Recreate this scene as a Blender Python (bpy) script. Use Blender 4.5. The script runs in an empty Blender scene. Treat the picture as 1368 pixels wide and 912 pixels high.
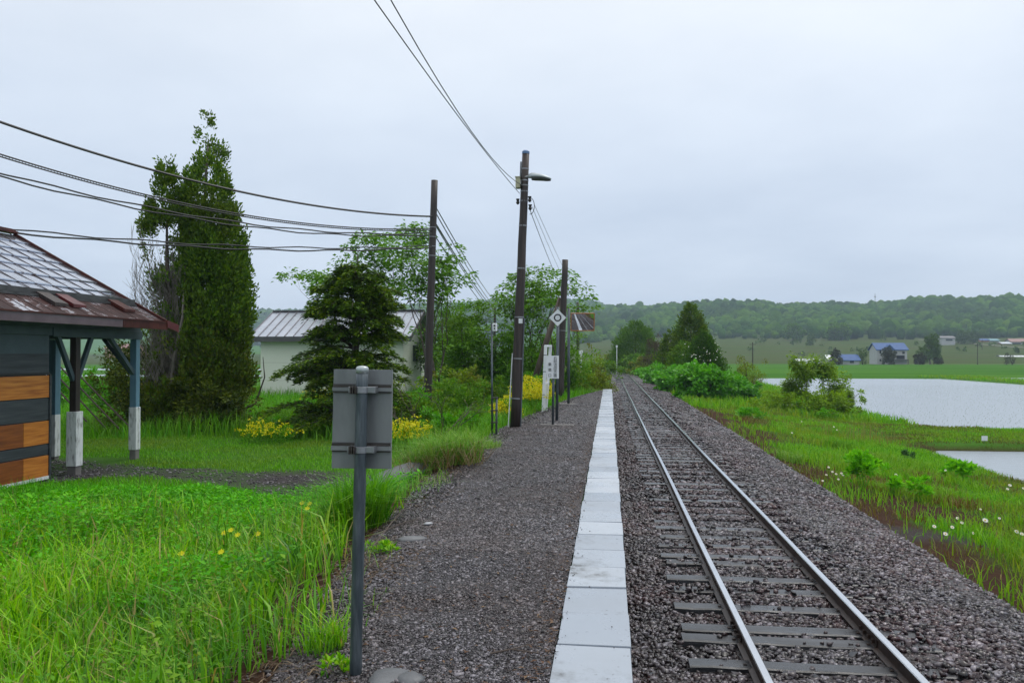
import bpy, math, random
import numpy as np
from mathutils import Vector, Matrix, Euler

R = math.radians
rng = np.random.default_rng(11)
random.seed(11)
sc = bpy.context.scene
col = sc.collection

# ------------------------------------------------------------------ camera
FPX, W0, H0 = 1100.0, 1368.0, 912.0
CH = 1.66
YAW = math.atan(130 / FPX)
PIT = math.atan(18 / FPX)
cam = bpy.data.objects.new('camera', bpy.data.cameras.new('camera'))
col.objects.link(cam)
cam.location = (0, 0, CH)
cam.rotation_euler = (math.pi / 2 + PIT, 0, YAW)
cam.data.sensor_width = 36
cam.data.lens = 36 * FPX / W0
cam.data.clip_start = 0.05
cam.data.clip_end = 8000
sc.camera = cam
_M = Euler(cam.rotation_euler).to_matrix()

def ray(px, py):
    return _M @ Vector((px - W0 / 2, H0 / 2 - py, -FPX))

def at(px, py, z=0.0):
    d = ray(px, py)
    t = (z - CH) / d.z
    return Vector((d.x * t, d.y * t, z))

def atY(px, py, Y):
    d = ray(px, py)
    t = Y / d.y
    return Vector((d.x * t, Y, CH + d.z * t))

# ------------------------------------------------------------------ materials
def nmat(name):
    m = bpy.data.materials.new(name)
    m.use_nodes = True
    nt = m.node_tree
    b = nt.nodes['Principled BSDF']
    return m, nt, b

def ramp(nt, cols, src, interp='LINEAR'):
    r = nt.nodes.new('ShaderNodeValToRGB')
    r.color_ramp.interpolation = interp
    el = r.color_ramp.elements
    while len(el) < len(cols):
        el.new(0.5)
    for i, c in enumerate(cols):
        if len(c) == 4:
            el[i].position = c[3]
        else:
            el[i].position = i / max(1, len(cols) - 1)
        el[i].color = (c[0], c[1], c[2], 1)
    nt.links.new(src, r.inputs[0])
    return r.outputs[0]

def noise(nt, scale, detail=4, rough=0.55, vec=None, stretch=None):
    n = nt.nodes.new('ShaderNodeTexNoise')
    n.inputs['Scale'].default_value = scale
    n.inputs['Detail'].default_value = detail
    n.inputs['Roughness'].default_value = rough
    tc = nt.nodes.new('ShaderNodeTexCoord')
    v = tc.outputs['Object'] if vec is None else vec
    if stretch:
        mp = nt.nodes.new('ShaderNodeMapping')
        mp.inputs['Scale'].default_value = stretch
        nt.links.new(v, mp.inputs['Vector'])
        v = mp.outputs[0]
    nt.links.new(v, n.inputs['Vector'])
    return n.outputs['Fac']

def mixc(nt, fac, a, b, mode='MIX'):
    m = nt.nodes.new('ShaderNodeMix')
    m.data_type = 'RGBA'
    m.blend_type = mode
    for s, v in ((m.inputs[0], fac), (m.inputs[6], a), (m.inputs[7], b)):
        if hasattr(v, 'is_linked') or hasattr(v, 'node'):
            nt.links.new(v, s)
        elif isinstance(v, (tuple, list)):
            s.default_value = (v[0], v[1], v[2], 1)
        else:
            s.default_value = v
    return m.outputs[2]

def bump(nt, b, h, strength=0.3, dist=0.02):
    n = nt.nodes.new('ShaderNodeBump')
    n.inputs['Strength'].default_value = strength
    n.inputs['Distance'].default_value = dist
    nt.links.new(h, n.inputs['Height'])
    nt.links.new(n.outputs[0], b.inputs['Normal'])

def mat(name, cols, scale=3.0, rough=0.6, metal=0.0, bmp=0.0, bscale=None, stretch=None, rough2=None, dist=0.01, spec=0.5):
    m, nt, b = nmat(name)
    if len(cols) == 1:
        b.inputs['Base Color'].default_value = (*cols[0], 1)
    else:
        f = noise(nt, scale, 6, 0.62, stretch=stretch)
        mr = nt.nodes.new('ShaderNodeMapRange')
        mr.inputs[1].default_value = 0.3
        mr.inputs[2].default_value = 0.7
        nt.links.new(f, mr.inputs[0])
        nt.links.new(ramp(nt, cols, mr.outputs[0]), b.inputs['Base Color'])
        if rough2 is not None:
            mr2 = nt.nodes.new('ShaderNodeMapRange')
            mr2.inputs[1].default_value = 0.35
            mr2.inputs[2].default_value = 0.65
            mr2.inputs[3].default_value = rough
            mr2.inputs[4].default_value = rough2
            nt.links.new(noise(nt, scale * 0.7, 5, 0.6), mr2.inputs[0])
            nt.links.new(mr2.outputs[0], b.inputs['Roughness'])
    if rough2 is None:
        b.inputs['Roughness'].default_value = rough
    b.inputs['Metallic'].default_value = metal
    b.inputs['Specular IOR Level'].default_value = spec
    if bmp:
        bump(nt, b, noise(nt, bscale or scale * 4, 6, 0.65, stretch=stretch), bmp, dist)
    return m

def leafmat(name, cols, patch=None, pscale=0.4, transl=0.3, rough=0.5, spec=0.18):
    """foliage: a random tint per leaf, plus drifting patches of another tint"""
    m, nt, b = nmat(name)
    g = nt.nodes.new('ShaderNodeNewGeometry')
    c = ramp(nt, cols, g.outputs['Random Per Island'])
    if patch:
        f = noise(nt, pscale, 3, 0.5)
        mr = nt.nodes.new('ShaderNodeMapRange')
        mr.inputs[1].default_value = 0.42
        mr.inputs[2].default_value = 0.62
        nt.links.new(f, mr.inputs[0])
        c2 = ramp(nt, patch, g.outputs['Random Per Island'])
        c = mixc(nt, mr.outputs[0], c, c2)
    nt.links.new(c, b.inputs['Base Color'])
    b.inputs['Roughness'].default_value = rough
    b.inputs['Specular IOR Level'].default_value = spec
    t = nt.nodes.new('ShaderNodeBsdfTranslucent')
    tc = mixc(nt, 1.0, c, (1.25, 1.15, 0.45), 'MULTIPLY')
    nt.links.new(tc, t.inputs['Color'])
    mx = nt.nodes.new('ShaderNodeMixShader')
    mx.inputs[0].default_value = transl
    out = nt.nodes['Material Output']
    nt.links.new(b.outputs[0], mx.inputs[1])
    nt.links.new(t.outputs[0], mx.inputs[2])
    nt.links.new(mx.outputs[0], out.inputs['Surface'])
    return m

M = {}
M['concrete'] = mat('concrete', [(.22, .23, .25), (.30, .31, .33), (.36, .37, .39)], 2.2, .35, bmp=.15, bscale=40, rough2=.6)
M['concrete_dark'] = mat('concrete_dark', [(.10, .095, .09), (.2, .19, .18)], 3, .7, bmp=.4)
M['galv'] = mat('galvanised', [(.03, .043, .052), (.058, .075, .087), (.12, .143, .16)], 6, .4, .3, bmp=.1, bscale=30, stretch=(6, 6, .7))
M['signback'] = mat('sign_back', [(.13, .142, .147), (.185, .197, .205), (.225, .237, .244)], 3, .42, .3, bmp=.04, bscale=8, stretch=(1.6, 1, .6))
M['rustgroove'] = mat('rust_stain', [(.022, .018, .016), (.05, .042, .036), (.09, .08, .07)], 9, .55, .2, stretch=(.5, 1, 7))
M['steel'] = mat('steel', [(.17, .18, .19), (.30, .31, .33)], 8, .4, .6)
M['railhead'] = mat('rail_top', [(.62, .63, .65), (.74, .75, .77)], 4, .16, .95)
M['railrust'] = mat('rail_side', [(.02, .013, .011), (.05, .03, .022)], 9, .45, .3, bmp=.2)
M['sleeper'] = mat('sleeper', [(.012, .012, .014), (.024, .025, .029), (.05, .053, .06)], 3, .2, bmp=.5, bscale=22, stretch=(.35, 3, 3), rough2=.42, dist=.008)
M['polewood'] = mat('pole_wood', [(.012, .008, .0075), (.027, .018, .016), (.05, .034, .028)], 3, .55, bmp=.6, bscale=14, stretch=(5, 5, .3))
M['strutwood'] = mat('strut_wood', [(.05, .035, .026), (.11, .08, .06)], 3, .7, bmp=.5, bscale=14, stretch=(4, 4, .5))
M['white'] = mat('white_paint', [(.62, .65, .68), (.78, .8, .82)], 5, .45)
M['oldwhite'] = mat('flaking_white_paint', [(.06, .055, .05, .0), (.38, .40, .40, .25), (.58, .61, .62, .5), (.68, .70, .70, 1)], 5, .65, bmp=.4, bscale=12, stretch=(3, 3, .8))
M['bluepaint'] = mat('blue_grey_paint', [(.075, .16, .22), (.12, .23, .31)], 4, .5, bmp=.2, stretch=(4, 4, .5))
M['tealpaint'] = mat('teal_paint', [(.032, .055, .068), (.05, .082, .098)], 4, .5, bmp=.2)
M['slate'] = mat('slate_paint', [(.014, .018, .024), (.030, .037, .046), (.055, .062, .07)], 2.6, .5, bmp=.35, bscale=18, stretch=(3, .4, 6))
M['orange'] = mat('orange_wood', [(.26, .07, .008), (.44, .15, .018), (.56, .22, .035)], 3.2, .42, bmp=.25, bscale=26, stretch=(2, .45, 7))
M['orange_dark'] = mat('dark_orange_wood', [(.11, .024, .004), (.19, .05, .007), (.26, .075, .012)], 3.2, .42, bmp=.25, bscale=26, stretch=(2, .45, 7))
M['rust'] = mat('rusty_red', [(.022, .006, .005), (.05, .011, .008), (.085, .022, .015)], 4, .5, .0, bmp=.3, spec=.25)
M['redpaint'] = mat('red_paint', [(.055, .005, .006), (.10, .008, .009)], 4, .4)
M['shedwall'] = mat('shed_wall', [(.50, .54, .47), (.60, .64, .56)], 1.2, .6)
M['shedroof'] = mat('shed_roof', [(.31, .34, .40), (.44, .47, .53)], 1.6, .25, .6, rough2=.4)
M['darktrim'] = mat('dark_trim', [(.055, .055, .06), (.085, .085, .09)], 3, .5)
M['glass'] = mat('window_glass', [(.02, .026, .03)], 1, .06)
M['cable'] = mat('cable', [(.012, .012, .014)], 1, .35)
M['cablegrey'] = mat('grey_cable', [(.10, .115, .13)], 1, .4)
M['twig'] = mat('twig', [(.05, .036, .03), (.10, .075, .06)], 8, .8)
M['bark'] = mat('bark', [(.045, .034, .027), (.10, .08, .065)], 5, .8, bmp=.8, bscale=14, stretch=(3, 3, .6))
M['deadbark'] = mat('grey_bare_bark', [(.13, .115, .10), (.24, .215, .19)], 5, .8, bmp=.5)
M['beige'] = mat('beige_box', [(.34, .33, .22), (.42, .41, .28)], 3, .5)
M['black'] = mat('black', [(.012, .012, .013)], 1, .5)
M['bluecap'] = mat('blue_cap', [(.07, .14, .28), (.11, .2, .36)], 4, .5)
M['lampgrey'] = mat('lamp_shell', [(.30, .34, .35), (.42, .46, .47)], 6, .35, .4)
M['mirror'] = mat('mirror', [(.72, .74, .75)], 1, .03, 1.0)
M['orangeframe'] = mat('orange_frame', [(.30, .11, .03), (.40, .17, .05)], 4, .5)
M['stone'] = mat('stone', [(.06, .063, .067), (.13, .135, .145)], 4, .5, bmp=.6)
M['houseblue'] = mat('blue_roof', [(.022, .07, .20), (.035, .095, .25)], .6, .6, spec=.2)
M['housewhite'] = mat('house_white', [(.36, .37, .37), (.44, .45, .45)], .8, .6)
M['greenhouse'] = mat('greenhouse_film', [(.36, .40, .43), (.45, .49, .52)], .8, .35)
M['barnred'] = mat('barn_roof', [(.16, .07, .06), (.22, .10, .085)], .6, .6)
M['barnpink'] = mat('pale_orange_wall', [(.34, .19, .11)], .6, .6)
M['teal'] = mat('teal_roof', [(.05, .17, .20)], .6, .6)
M['yellow'] = leafmat('yellow_petals', [(.52, .50, .006), (.66, .62, .010), (.58, .60, .02)], transl=.3)
M['petal'] = leafmat('white_petals', [(.75, .75, .75), (.82, .82, .8)], transl=.2)
M['yolk'] = mat('yellow_centre', [(.65, .42, .02)], 1, .6)
# foliage
M['cypress'] = leafmat('cypress_leaf', [(.03, .085, .006), (.065, .15, .008), (.115, .225, .012), (.16, .27, .018)], [(.045, .095, .007), (.085, .15, .01), (.145, .215, .015)], .9, .3)
M['cypress_gold'] = leafmat('cypress_low_leaf', [(.05, .09, .008), (.10, .145, .010), (.16, .19, .015)], [(.03, .06, .008), (.05, .095, .010), (.09, .12, .014)], .9, .2)
M['yew'] = leafmat('yew_leaf', [(.03, .085, .005), (.07, .155, .007), (.135, .235, .010), (.22, .32, .014)], [(.024, .07, .006), (.05, .12, .008), (.10, .19, .012)], 1.3, .25)
M['angelica'] = leafmat('fresh_leaf', [(.065, .20, .010), (.11, .28, .014), (.165, .36, .022)], [(.055, .15, .010), (.09, .22, .014), (.13, .28, .018)], .8, .35)
M['bushleaf'] = leafmat('bush_leaf', [(.05, .16, .006), (.10, .25, .009), (.15, .33, .014)], [(.055, .13, .009), (.095, .19, .012), (.14, .26, .018)], .6, .3)
M['knot'] = leafmat('bright_leaf', [(.06, .27, .006), (.095, .36, .010), (.14, .43, .018)], [(.045, .20, .007), (.075, .28, .010), (.105, .34, .014)], .5, .35, rough=.4, spec=.3)
M['olive'] = leafmat('olive_leaf', [(.11, .21, .010), (.17, .29, .014), (.24, .35, .02)], [(.10, .11, .02), (.15, .155, .03), (.18, .20, .04)], .8, .3)
M['shrub'] = leafmat('shrub_leaf', [(.13, .27, .008), (.20, .36, .012), (.28, .43, .02)], [(.10, .20, .010), (.16, .28, .014)], .8, .38)
M['lush'] = leafmat('lush_leaf', [(.10, .38, .006), (.16, .52, .010), (.24, .62, .02)], None, 1, .45)
M['brownbush'] = leafmat('brown_twig_leaf', [(.05, .035, .03), (.085, .06, .045), (.12, .09, .05)], None, 1, .1)
M['hedgeconifer'] = leafmat('far_conifer_leaf', [(.025, .085, .006), (.045, .13, .009), (.075, .18, .013)], [(.03, .10, .007), (.06, .15, .010), (.10, .21, .015)], .5, .25)
M['fartree'] = leafmat('far_tree_leaf', [(.04, .10, .012), (.07, .15, .016), (.11, .20, .02)], None, 1, .15)
M['fardark'] = leafmat('far_dark_leaf', [(.03, .045, .018), (.05, .065, .024), (.08, .09, .03)], None, 1, .1)
M['tallgrass'] = leafmat('tall_grass', [(.05, .19, .004, 0), (.15, .42, .004, .3), (.28, .60, .008, .7), (.40, .64, .03, .91), (.42, .36, .14, .97)], [(.03, .13, .010, 0), (.075, .26, .014, .4), (.15, .40, .02, .94), (.36, .30, .10, .98)], .55, .4, rough=.4, spec=.3)
M['weed'] = leafmat('leafy_weed', [(.045, .26, .002), (.09, .42, .003), (.16, .54, .008)], [(.03, .18, .003), (.065, .29, .004), (.11, .39, .008)], .6, .35)
M['weed2'] = leafmat('broad_weed', [(.06, .22, .006), (.12, .34, .010), (.22, .44, .02)], [(.09, .20, .012), (.2, .36, .02)], .8, .35)
M['lawn'] = leafmat('lawn', [(.06, .24, .004), (.11, .35, .006), (.17, .42, .012)], [(.09, .20, .008), (.14, .26, .012), (.20, .30, .03)], .35, .3)
M['rank'] = leafmat('rank_grass', [(.045, .22, .004), (.09, .33, .006), (.15, .42, .012)], [(.07, .20, .008), (.12, .28, .012), (.18, .33, .03)], .3, .35)
M['verge'] = leafmat('verge_grass', [(.065, .26, .004), (.13, .38, .006), (.22, .48, .012)], [(.10, .22, .008), (.17, .29, .012), (.26, .34, .03)], .35, .38)
M['sorrel'] = leafmat('brown_verge', [(.12, .055, .018), (.17, .10, .025), (.13, .17, .02), (.24, .17, .06)], [(.08, .14, .012), (.13, .18, .02), (.18, .16, .045)], .5, .2)
M['straw'] = leafmat('straw', [(.16, .11, .05), (.24, .18, .09), (.11, .065, .03)], None, 1, .2)
M['tuft'] = leafmat('tuft_grass', [(.06, .20, .008), (.12, .32, .02), (.20, .40, .05), (.32, .40, .12)], None, 1, .3)
M['iris'] = leafmat('blue_green_blade', [(.035, .11, .035), (.06, .15, .045)], None, 1, .25)
M['seedling'] = leafmat('rice_seedling', [(.06, .10, .03), (.10, .15, .05)], None, 1, .2)
M['forest'] = None

def forestmat():
    m, nt, b = nmat('forest_crown')
    g = nt.nodes.new('ShaderNodeNewGeometry')
    a = ramp(nt, [(.025, .085, .008), (.045, .13, .010), (.075, .175, .014), (.11, .215, .02)], g.outputs['Random Per Island'])
    a2 = ramp(nt, [(.016, .055, .010), (.03, .08, .013), (.055, .12, .016)], g.outputs['Random Per Island'])
    f = noise(nt, .012, 3)
    mr = nt.nodes.new('ShaderNodeMapRange'); mr.inputs[1].default_value = .46; mr.inputs[2].default_value = .58
    nt.links.new(f, mr.inputs[0])
    c = mixc(nt, mr.outputs[0], a, a2)
    n2 = noise(nt, .9, 5, .7)
    c = mixc(nt, n2, mixc(nt, 1.0, c, (.75, .75, .75), 'MULTIPLY'), mixc(nt, 1.0, c, (1.3, 1.25, 1.1), 'MULTIPLY'))
    nt.links.new(c, b.inputs['Base Color'])
    b.inputs['Roughness'].default_value = .9
    b.inputs['Specular IOR Level'].default_value = 0
    bump(nt, b, noise(nt, .7, 5, .75), 1.0, 2.5)
    return m
M['forest'] = forestmat()

def stonemat(name, cols, patch=None, pscale=.5, rough=.4):
    m, nt, b = nmat(name)
    g = nt.nodes.new('ShaderNodeNewGeometry')
    c = ramp(nt, cols, g.outputs['Random Per Island'])
    if patch:
        f = noise(nt, pscale, 4)
        mr = nt.nodes.new('ShaderNodeMapRange'); mr.inputs[1].default_value = .42; mr.inputs[2].default_value = .6
        nt.links.new(f, mr.inputs[0])
        c = mixc(nt, mr.outputs[0], c, ramp(nt, patch, g.outputs['Random Per Island']))
    n = noise(nt, 60, 3, .6)
    c = mixc(nt, n, mixc(nt, 1.0, c, (.7, .7, .7), 'MULTIPLY'), mixc(nt, 1.0, c, (1.25, 1.25, 1.25), 'MULTIPLY'))
    nt.links.new(c, b.inputs['Base Color'])
    b.inputs['Roughness'].default_value = rough
    bump(nt, b, noise(nt, 90, 3), .3, .004)
    return m
M['ballaststone'] = stonemat('ballast_stone', [(.006, .004, .0045), (.026, .014, .0155), (.06, .026, .027), (.058, .042, .048), (.22, .19, .215)], [(.007, .0055, .006), (.023, .018, .020), (.05, .040, .045), (.18, .168, .19)], .9, .3)
M['gravelstone'] = stonemat('gravel_stone', [(.006, .005, .006), (.02, .0165, .0195), (.06, .052, .06), (.22, .205, .23)], [(.010, .006, .006), (.024, .0155, .0155), (.055, .040, .040), (.15, .125, .13)], .7, .3)

# ------------------------------------------------------------------ object helpers
ORI = {}

def tag(o, label=None, cat=None, group=None, kind=None):
    if label: o['label'] = label
    if cat: o['category'] = cat
    if group: o['group'] = group
    if kind: o['kind'] = kind
    return o

def empty(name, loc, label=None, cat=None, group=None):
    o = bpy.data.objects.new(name, None)
    o.empty_display_size = .2
    col.objects.link(o)
    o.location = loc
    ORI[o.name] = Vector(loc)
    return tag(o, label, cat, group)

def meshobj(name, V, F, m, parent=None, smooth=False, bevel=0, origin=None):
    V = np.asarray(V, dtype=np.float32).reshape(-1, 3)
    o0 = Vector((0, 0, 0))
    if parent is not None:
        o0 = ORI[parent.name]
    elif origin is not None:
        o0 = Vector(origin)
    V = V - np.array(o0[:], dtype=np.float32)
    me = bpy.data.meshes.new(name)
    if isinstance(F, np.ndarray):
        n, k = F.shape
        me.vertices.add(len(V)); me.vertices.foreach_set('co', V.ravel())
        me.loops.add(n * k); me.loops.foreach_set('vertex_index', F.ravel().astype(np.int32))
        me.polygons.add(n); me.polygons.foreach_set('loop_start', np.arange(0, n * k, k, dtype=np.int32))
        me.update(calc_edges=True)
    else:
        me.from_pydata(V.tolist(), [], F)
    if smooth:
        me.polygons.foreach_set('use_smooth', np.ones(len(me.polygons), dtype=bool))
    ms = m if isinstance(m, (list, tuple)) else [m]
    for x in ms:
        me.materials.append(x)
    o = bpy.data.objects.new(name, me)
    col.objects.link(o)
    if parent is not None:
        o.parent = parent
        ORI[o.name] = o0
    else:
        o.location = o0
        ORI[o.name] = o0
    if bevel:
        b = o.modifiers.new('bevel', 'BEVEL'); b.width = bevel; b.segments = 2; b.limit_method = 'ANGLE'
    return o

class MB:
    def __init__(s):
        s.v = []; s.f = []
    def add(s, V, F):
        n = len(s.v)
        s.v += [tuple(map(float, p)) for p in V]
        s.f += [[i + n for i in f] for f in F]
        return s
    def box(s, x0, x1, y0, y1, z0, z1):
        return s.add([(x0, y0, z0), (x1, y0, z0), (x1, y1, z0), (x0, y1, z0), (x0, y0, z1), (x1, y0, z1), (x1, y1, z1), (x0, y1, z1)],
                     [(3, 2, 1, 0), (4, 5, 6, 7), (0, 1, 5, 4), (1, 2, 6, 5), (2, 3, 7, 6), (3, 0, 4, 7)])
    def beam(s, a, b, w, h, up=(0, 0, 1)):
        a = Vector(a); b = Vector(b); d = (b - a).normalized(); u = Vector(up)
        r = d.cross(u)
        if r.length < 1e-4: r = d.cross(Vector((1, 0, 0)))
        r.normalize(); u = r.cross(d)
        V = []
        for p in (a, b):
            for i, j in ((-1, -1), (1, -1), (1, 1), (-1, 1)):
                V.append(p + r * (i * w / 2) + u * (j * h / 2))
        return s.add(V, [(3, 2, 1, 0), (4, 5, 6, 7), (0, 1, 5, 4), (1, 2, 6, 5), (2, 3, 7, 6), (3, 0, 4, 7)])
    def tube(s, pts, rad, sides=8, cap=True):
        pts = [Vector(p) for p in pts]
        n = len(pts)
        rr = rad if isinstance(rad, (list, tuple)) else [rad] * n
        V = []; F = []
        prev = None
        for i, p in enumerate(pts):
            d = (pts[min(i + 1, n - 1)] - pts[max(i - 1, 0)]).normalized()
            if prev is None:
                r = d.cross(Vector((0.12, 0.07, 1)))
                if r.length < .05: r = d.cross(Vector((1, 0, 0)))
                if abs(d.z) > .9: r = d.cross(Vector((0, 1, 0)))
            else:
                r = prev - d * prev.dot(d)
            r.normalize(); prev = r
            u = r.cross(d)
            for k in range(sides):
                a = 2 * math.pi * k / sides
                V.append(p + (r * math.cos(a) + u * math.sin(a)) * rr[i])
        for i in range(n - 1):
            for k in range(sides):
                k2 = (k + 1) % sides
                F.append((i * sides + k, i * sides + k2, (i + 1) * sides + k2, (i + 1) * sides + k))
        if cap:
            F.append(tuple(range(sides))[::-1]); F.append(tuple((n - 1) * sides + k for k in range(sides)))
        return s.add(V, F)
    def build(s, name, m, parent=None, smooth=False, bevel=0, origin=None):
        return meshobj(name, s.v, s.f, m, parent, smooth, bevel, origin)

def struct(o):
    o['kind'] = 'structure'; return o

# ------------------------------------------------------------------ terrain
def sst(a, b, x):
    t = np.clip((x - a) / (b - a), 0, 1)
    return t * t * (3 - 2 * t)

def vnoise(x, y, s, seed=0):
    """cheap smooth value noise"""
    r = np.random.default_rng(seed).random((64, 64))
    x = np.asarray(x) / s; y = np.asarray(y) / s
    xi = np.floor(x).astype(int); yi = np.floor(y).astype(int)
    fx = x - xi; fy = y - yi
    fx = fx * fx * (3 - 2 * fx); fy = fy * fy * (3 - 2 * fy)
    g = lambda i, j: r[i % 64, j % 64]
    return (g(xi, yi) * (1 - fx) * (1 - fy) + g(xi + 1, yi) * fx * (1 - fy) + g(xi, yi + 1) * (1 - fx) * fy + g(xi + 1, yi + 1) * fx * fy) - .5

def plat_edge(Y):           # left edge of the platform gravel
    return np.interp(Y, [-60, 2, 4.2, 6, 8.5, 11, 15.7, 19.4, 24.7, 32.6, 39.7], [-1.4, -1.4, -1.45, -1.75, -2.0, -2.2, -2.3, -2.25, -1.95, -1.3, -.32])

TC = 1.715
def track_x(Y):
    Y = np.asarray(Y, dtype=float)
    return TC - np.where(Y > 85, (Y - 85) ** 2 / 900.0, 0)

def shore(Y):               # left shore of the far paddy
    return np.interp(Y, [41, 50, 71, 133], [15.6, 15.7, 17.6, 20.2])

CRA_PX = [560, 700, 770, 800, 840, 900, 960, 1010, 1060, 1110, 1160, 1240, 1300, 1368, 1500, 1800]
CRA_Y = [474, 452, 424, 415, 410, 400, 397, 398, 402, 399, 402, 396, 400, 398, 402, 410]
CRB_PX = [-900, -300, 0, 100, 345, 600, 700, 780, 809, 850, 930]
CRB_Y = [440, 430, 424, 422, 418, 410, 405, 408, 415, 424, 460]

def px_of(X, Y):
    az = np.arctan2(X, np.maximum(Y, 1e-3)) + YAW
    return 684 + FPX * np.tan(np.clip(az, -1.4, 1.4))

def hillA(X, Y):
    c = np.interp(px_of(X, Y), CRA_PX, CRA_Y)
    return np.maximum((474 - c), 0) - 15.0

def gz(X, Y):
    X = np.asarray(X, dtype=float); Y = np.asarray(Y, dtype=float)
    tx = track_x(Y)
    # left of the platform
    e = plat_edge(Y)
    d = e - X
    lawn = -.5 - .9 * sst(18, 34, -X) - .85 * sst(62, 110, Y)
    lawn = lawn + .08 * vnoise(X, Y, 5, 3) + .05 * vnoise(X, Y, 1.6, 4)
    zl = -.04 + (lawn + .04) * sst(-.05, 1.9, d)
    zl = np.where(d < 0, -.06, zl)
    # past the platform's end
    le = (tx - TC) - X
    zl2 = -.95 + (lawn + .95) * sst(-.2, 2.2, le)
    w = sst(37.5, 41.5, Y)
    zl = zl * (1 - w) + zl2 * w
    # verge on the right
    r = X - tx
    sh = np.where(Y < 36.5, 12.1, shore(np.clip(Y, 39.5, 130))) - TC
    t = np.clip((r - 2.5) / np.maximum(sh - 2.5, .5), 0, 1.4)
    zr = -1.08 - .78 * np.clip(t / .86, 0, 1) ** .9 + .12 * vnoise(X, Y, 3.5, 5) + .06 * vnoise(X, Y, 1.1, 6)
    zr = np.where(t > .88, zr + (-2.35 - zr) * sst(.88, 1.10, t), zr)
    inP1 = sst(11.9, 12.6, X) * (1 - sst(32.6, 33.8, Y))
    shY = shore(np.clip(Y, 39, 130))
    inP2 = sst(-.4, .4, X - shY) * sst(40.8, 42.0, Y) * (1 - sst(131.5, 133.5, Y)) * (1 - sst(49.3, 50.5, X))
    inP3 = sst(56.5, 58, X) * sst(60, 62, Y) * (1 - sst(138, 140, Y)) * (1 - sst(170, 175, X))
    land = -1.78 + .05 * vnoise(X, Y, 1.4, 8) + .08 * vnoise(X, Y, 5, 9)
    land = np.where(Y > 131, -1.75 + .1 * vnoise(X, Y, 20, 9), land)
    wet = np.clip(np.maximum(np.maximum(inP1, inP2), inP3), 0, 1)
    zp = land + (-2.35 - land) * wet
    wz = sst(.80, 1.05, t)
    zr = np.where(t < 1.0, np.where((wet < .5) & (Y > 32.6) & (Y < 42) & (t > .7), np.maximum(zr, zp), zr), zp)
    bed = -1.02
    z = np.where(X < tx - 1.59, zl, np.where(X < tx + 2.45, bed, zr))
    # left paddies
    inP4 = sst(-182, -180, X) * (1 - sst(-66, -64, X)) * sst(143, 145, Y) * (1 - sst(172, 174, Y))
    inP5 = sst(-202, -200, X) * (1 - sst(-82, -80, X)) * sst(203, 205, Y) * (1 - sst(250, 252, Y))
    z = z - .8 * np.maximum(inP4, inP5)
    # rising fields and hills
    base = 13.5 * sst(300, 760, Y) * sst(-140, 60, X - .0 * Y)+ 6 * sst(380, 900, Y)
    base = base + 1.2 * vnoise(X, Y, 60, 12) * sst(330, 500, Y)
    z = z + base
    A = hillA(X, Y)
    ra = sst(640, 1130, Y) * (1 - .25 * sst(1150, 1500, Y))
    zA = CH + A * 1.02
    z = np.where(A > 0, z + np.maximum(zA - z, 0) * ra, z)
    B = np.maximum(474 - np.interp(px_of(X, Y), CRB_PX, CRB_Y), 0)
    zB = B * 1.5
    rb = sst(900, 1650, Y)
    z = np.maximum(z, z * (1 - rb) + zB * rb)
    z = z + 5 * vnoise(X, Y, 140, 13) * sst(700, 900, Y)
    return z

def grow(a, b, s0, k):
    out = [a]; s = s0
    while out[-1] < b:
        out.append(out[-1] + s); s *= k
    return out
xr = list(np.arange(-20, 20.01, .28)); xr += grow(xr[-1] + .4, 1800, .5, 1.05); xl = [-v for v in grow(20.4, 1850, .5, 1.055)][::-1]
xs = np.array(xl + xr)
ys = np.array([-70, -50, -35, -25, -15, -8, -3] + list(np.arange(0, 42, .3)) + grow(42.3, 1880, .5, 1.02))
GX, GY = np.meshgrid(xs, ys)
GZ = gz(GX, GY)
nx, ny = len(xs), len(ys)
idx = np.arange(nx * ny).reshape(ny, nx)
F = np.stack([idx[:-1, :-1], idx[:-1, 1:], idx[1:, 1:], idx[1:, :-1]], -1).reshape(-1, 4)

def groundmat():
    m, nt, b = nmat('ground_cover')
    def attr(n):
        a = nt.nodes.new('ShaderNodeAttribute'); a.attribute_name = n; return a.outputs['Fac']
    grass = ramp(nt, [(.03, .085, .012), (.05, .13, .016), (.075, .16, .024)], noise(nt, 1.3, 8, .7))
    soil = ramp(nt, [(.022, .012, .008), (.050, .028, .019), (.085, .052, .034)], noise(nt, 5, 8, .7))
    gravel = ramp(nt, [(.024, .021, .021), (.055, .05, .05), (.095, .088, .09)], noise(nt, 26, 8, .8))
    field = ramp(nt, [(.022, .09, .006, .3), (.045, .135, .010, .5), (.07, .165, .014, .7)], noise(nt, .05, 8, .6, stretch=(.3, 1.6, 1)))
    olive = ramp(nt, [(.022, .05, .008, .3), (.055, .085, .016, .48), (.05, .062, .018, .55), (.10, .105, .035, .7)], noise(nt, .035, 10, .75, stretch=(.22, 1.5, 1)))
    c = mixc(nt, attr('field'), grass, field)
    c = mixc(nt, attr('olive'), c, olive)
    c = mixc(nt, attr('soil'), c, soil)
    c = mixc(nt, attr('gravel'), c, gravel)
    nt.links.new(c, b.inputs['Base Color'])
    b.inputs['Roughness'].default_value = 1
    b.inputs['Specular IOR Level'].default_value = .03
    bump(nt, b, noise(nt, 9, 8, .75), .9, .05)
    return m

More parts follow.
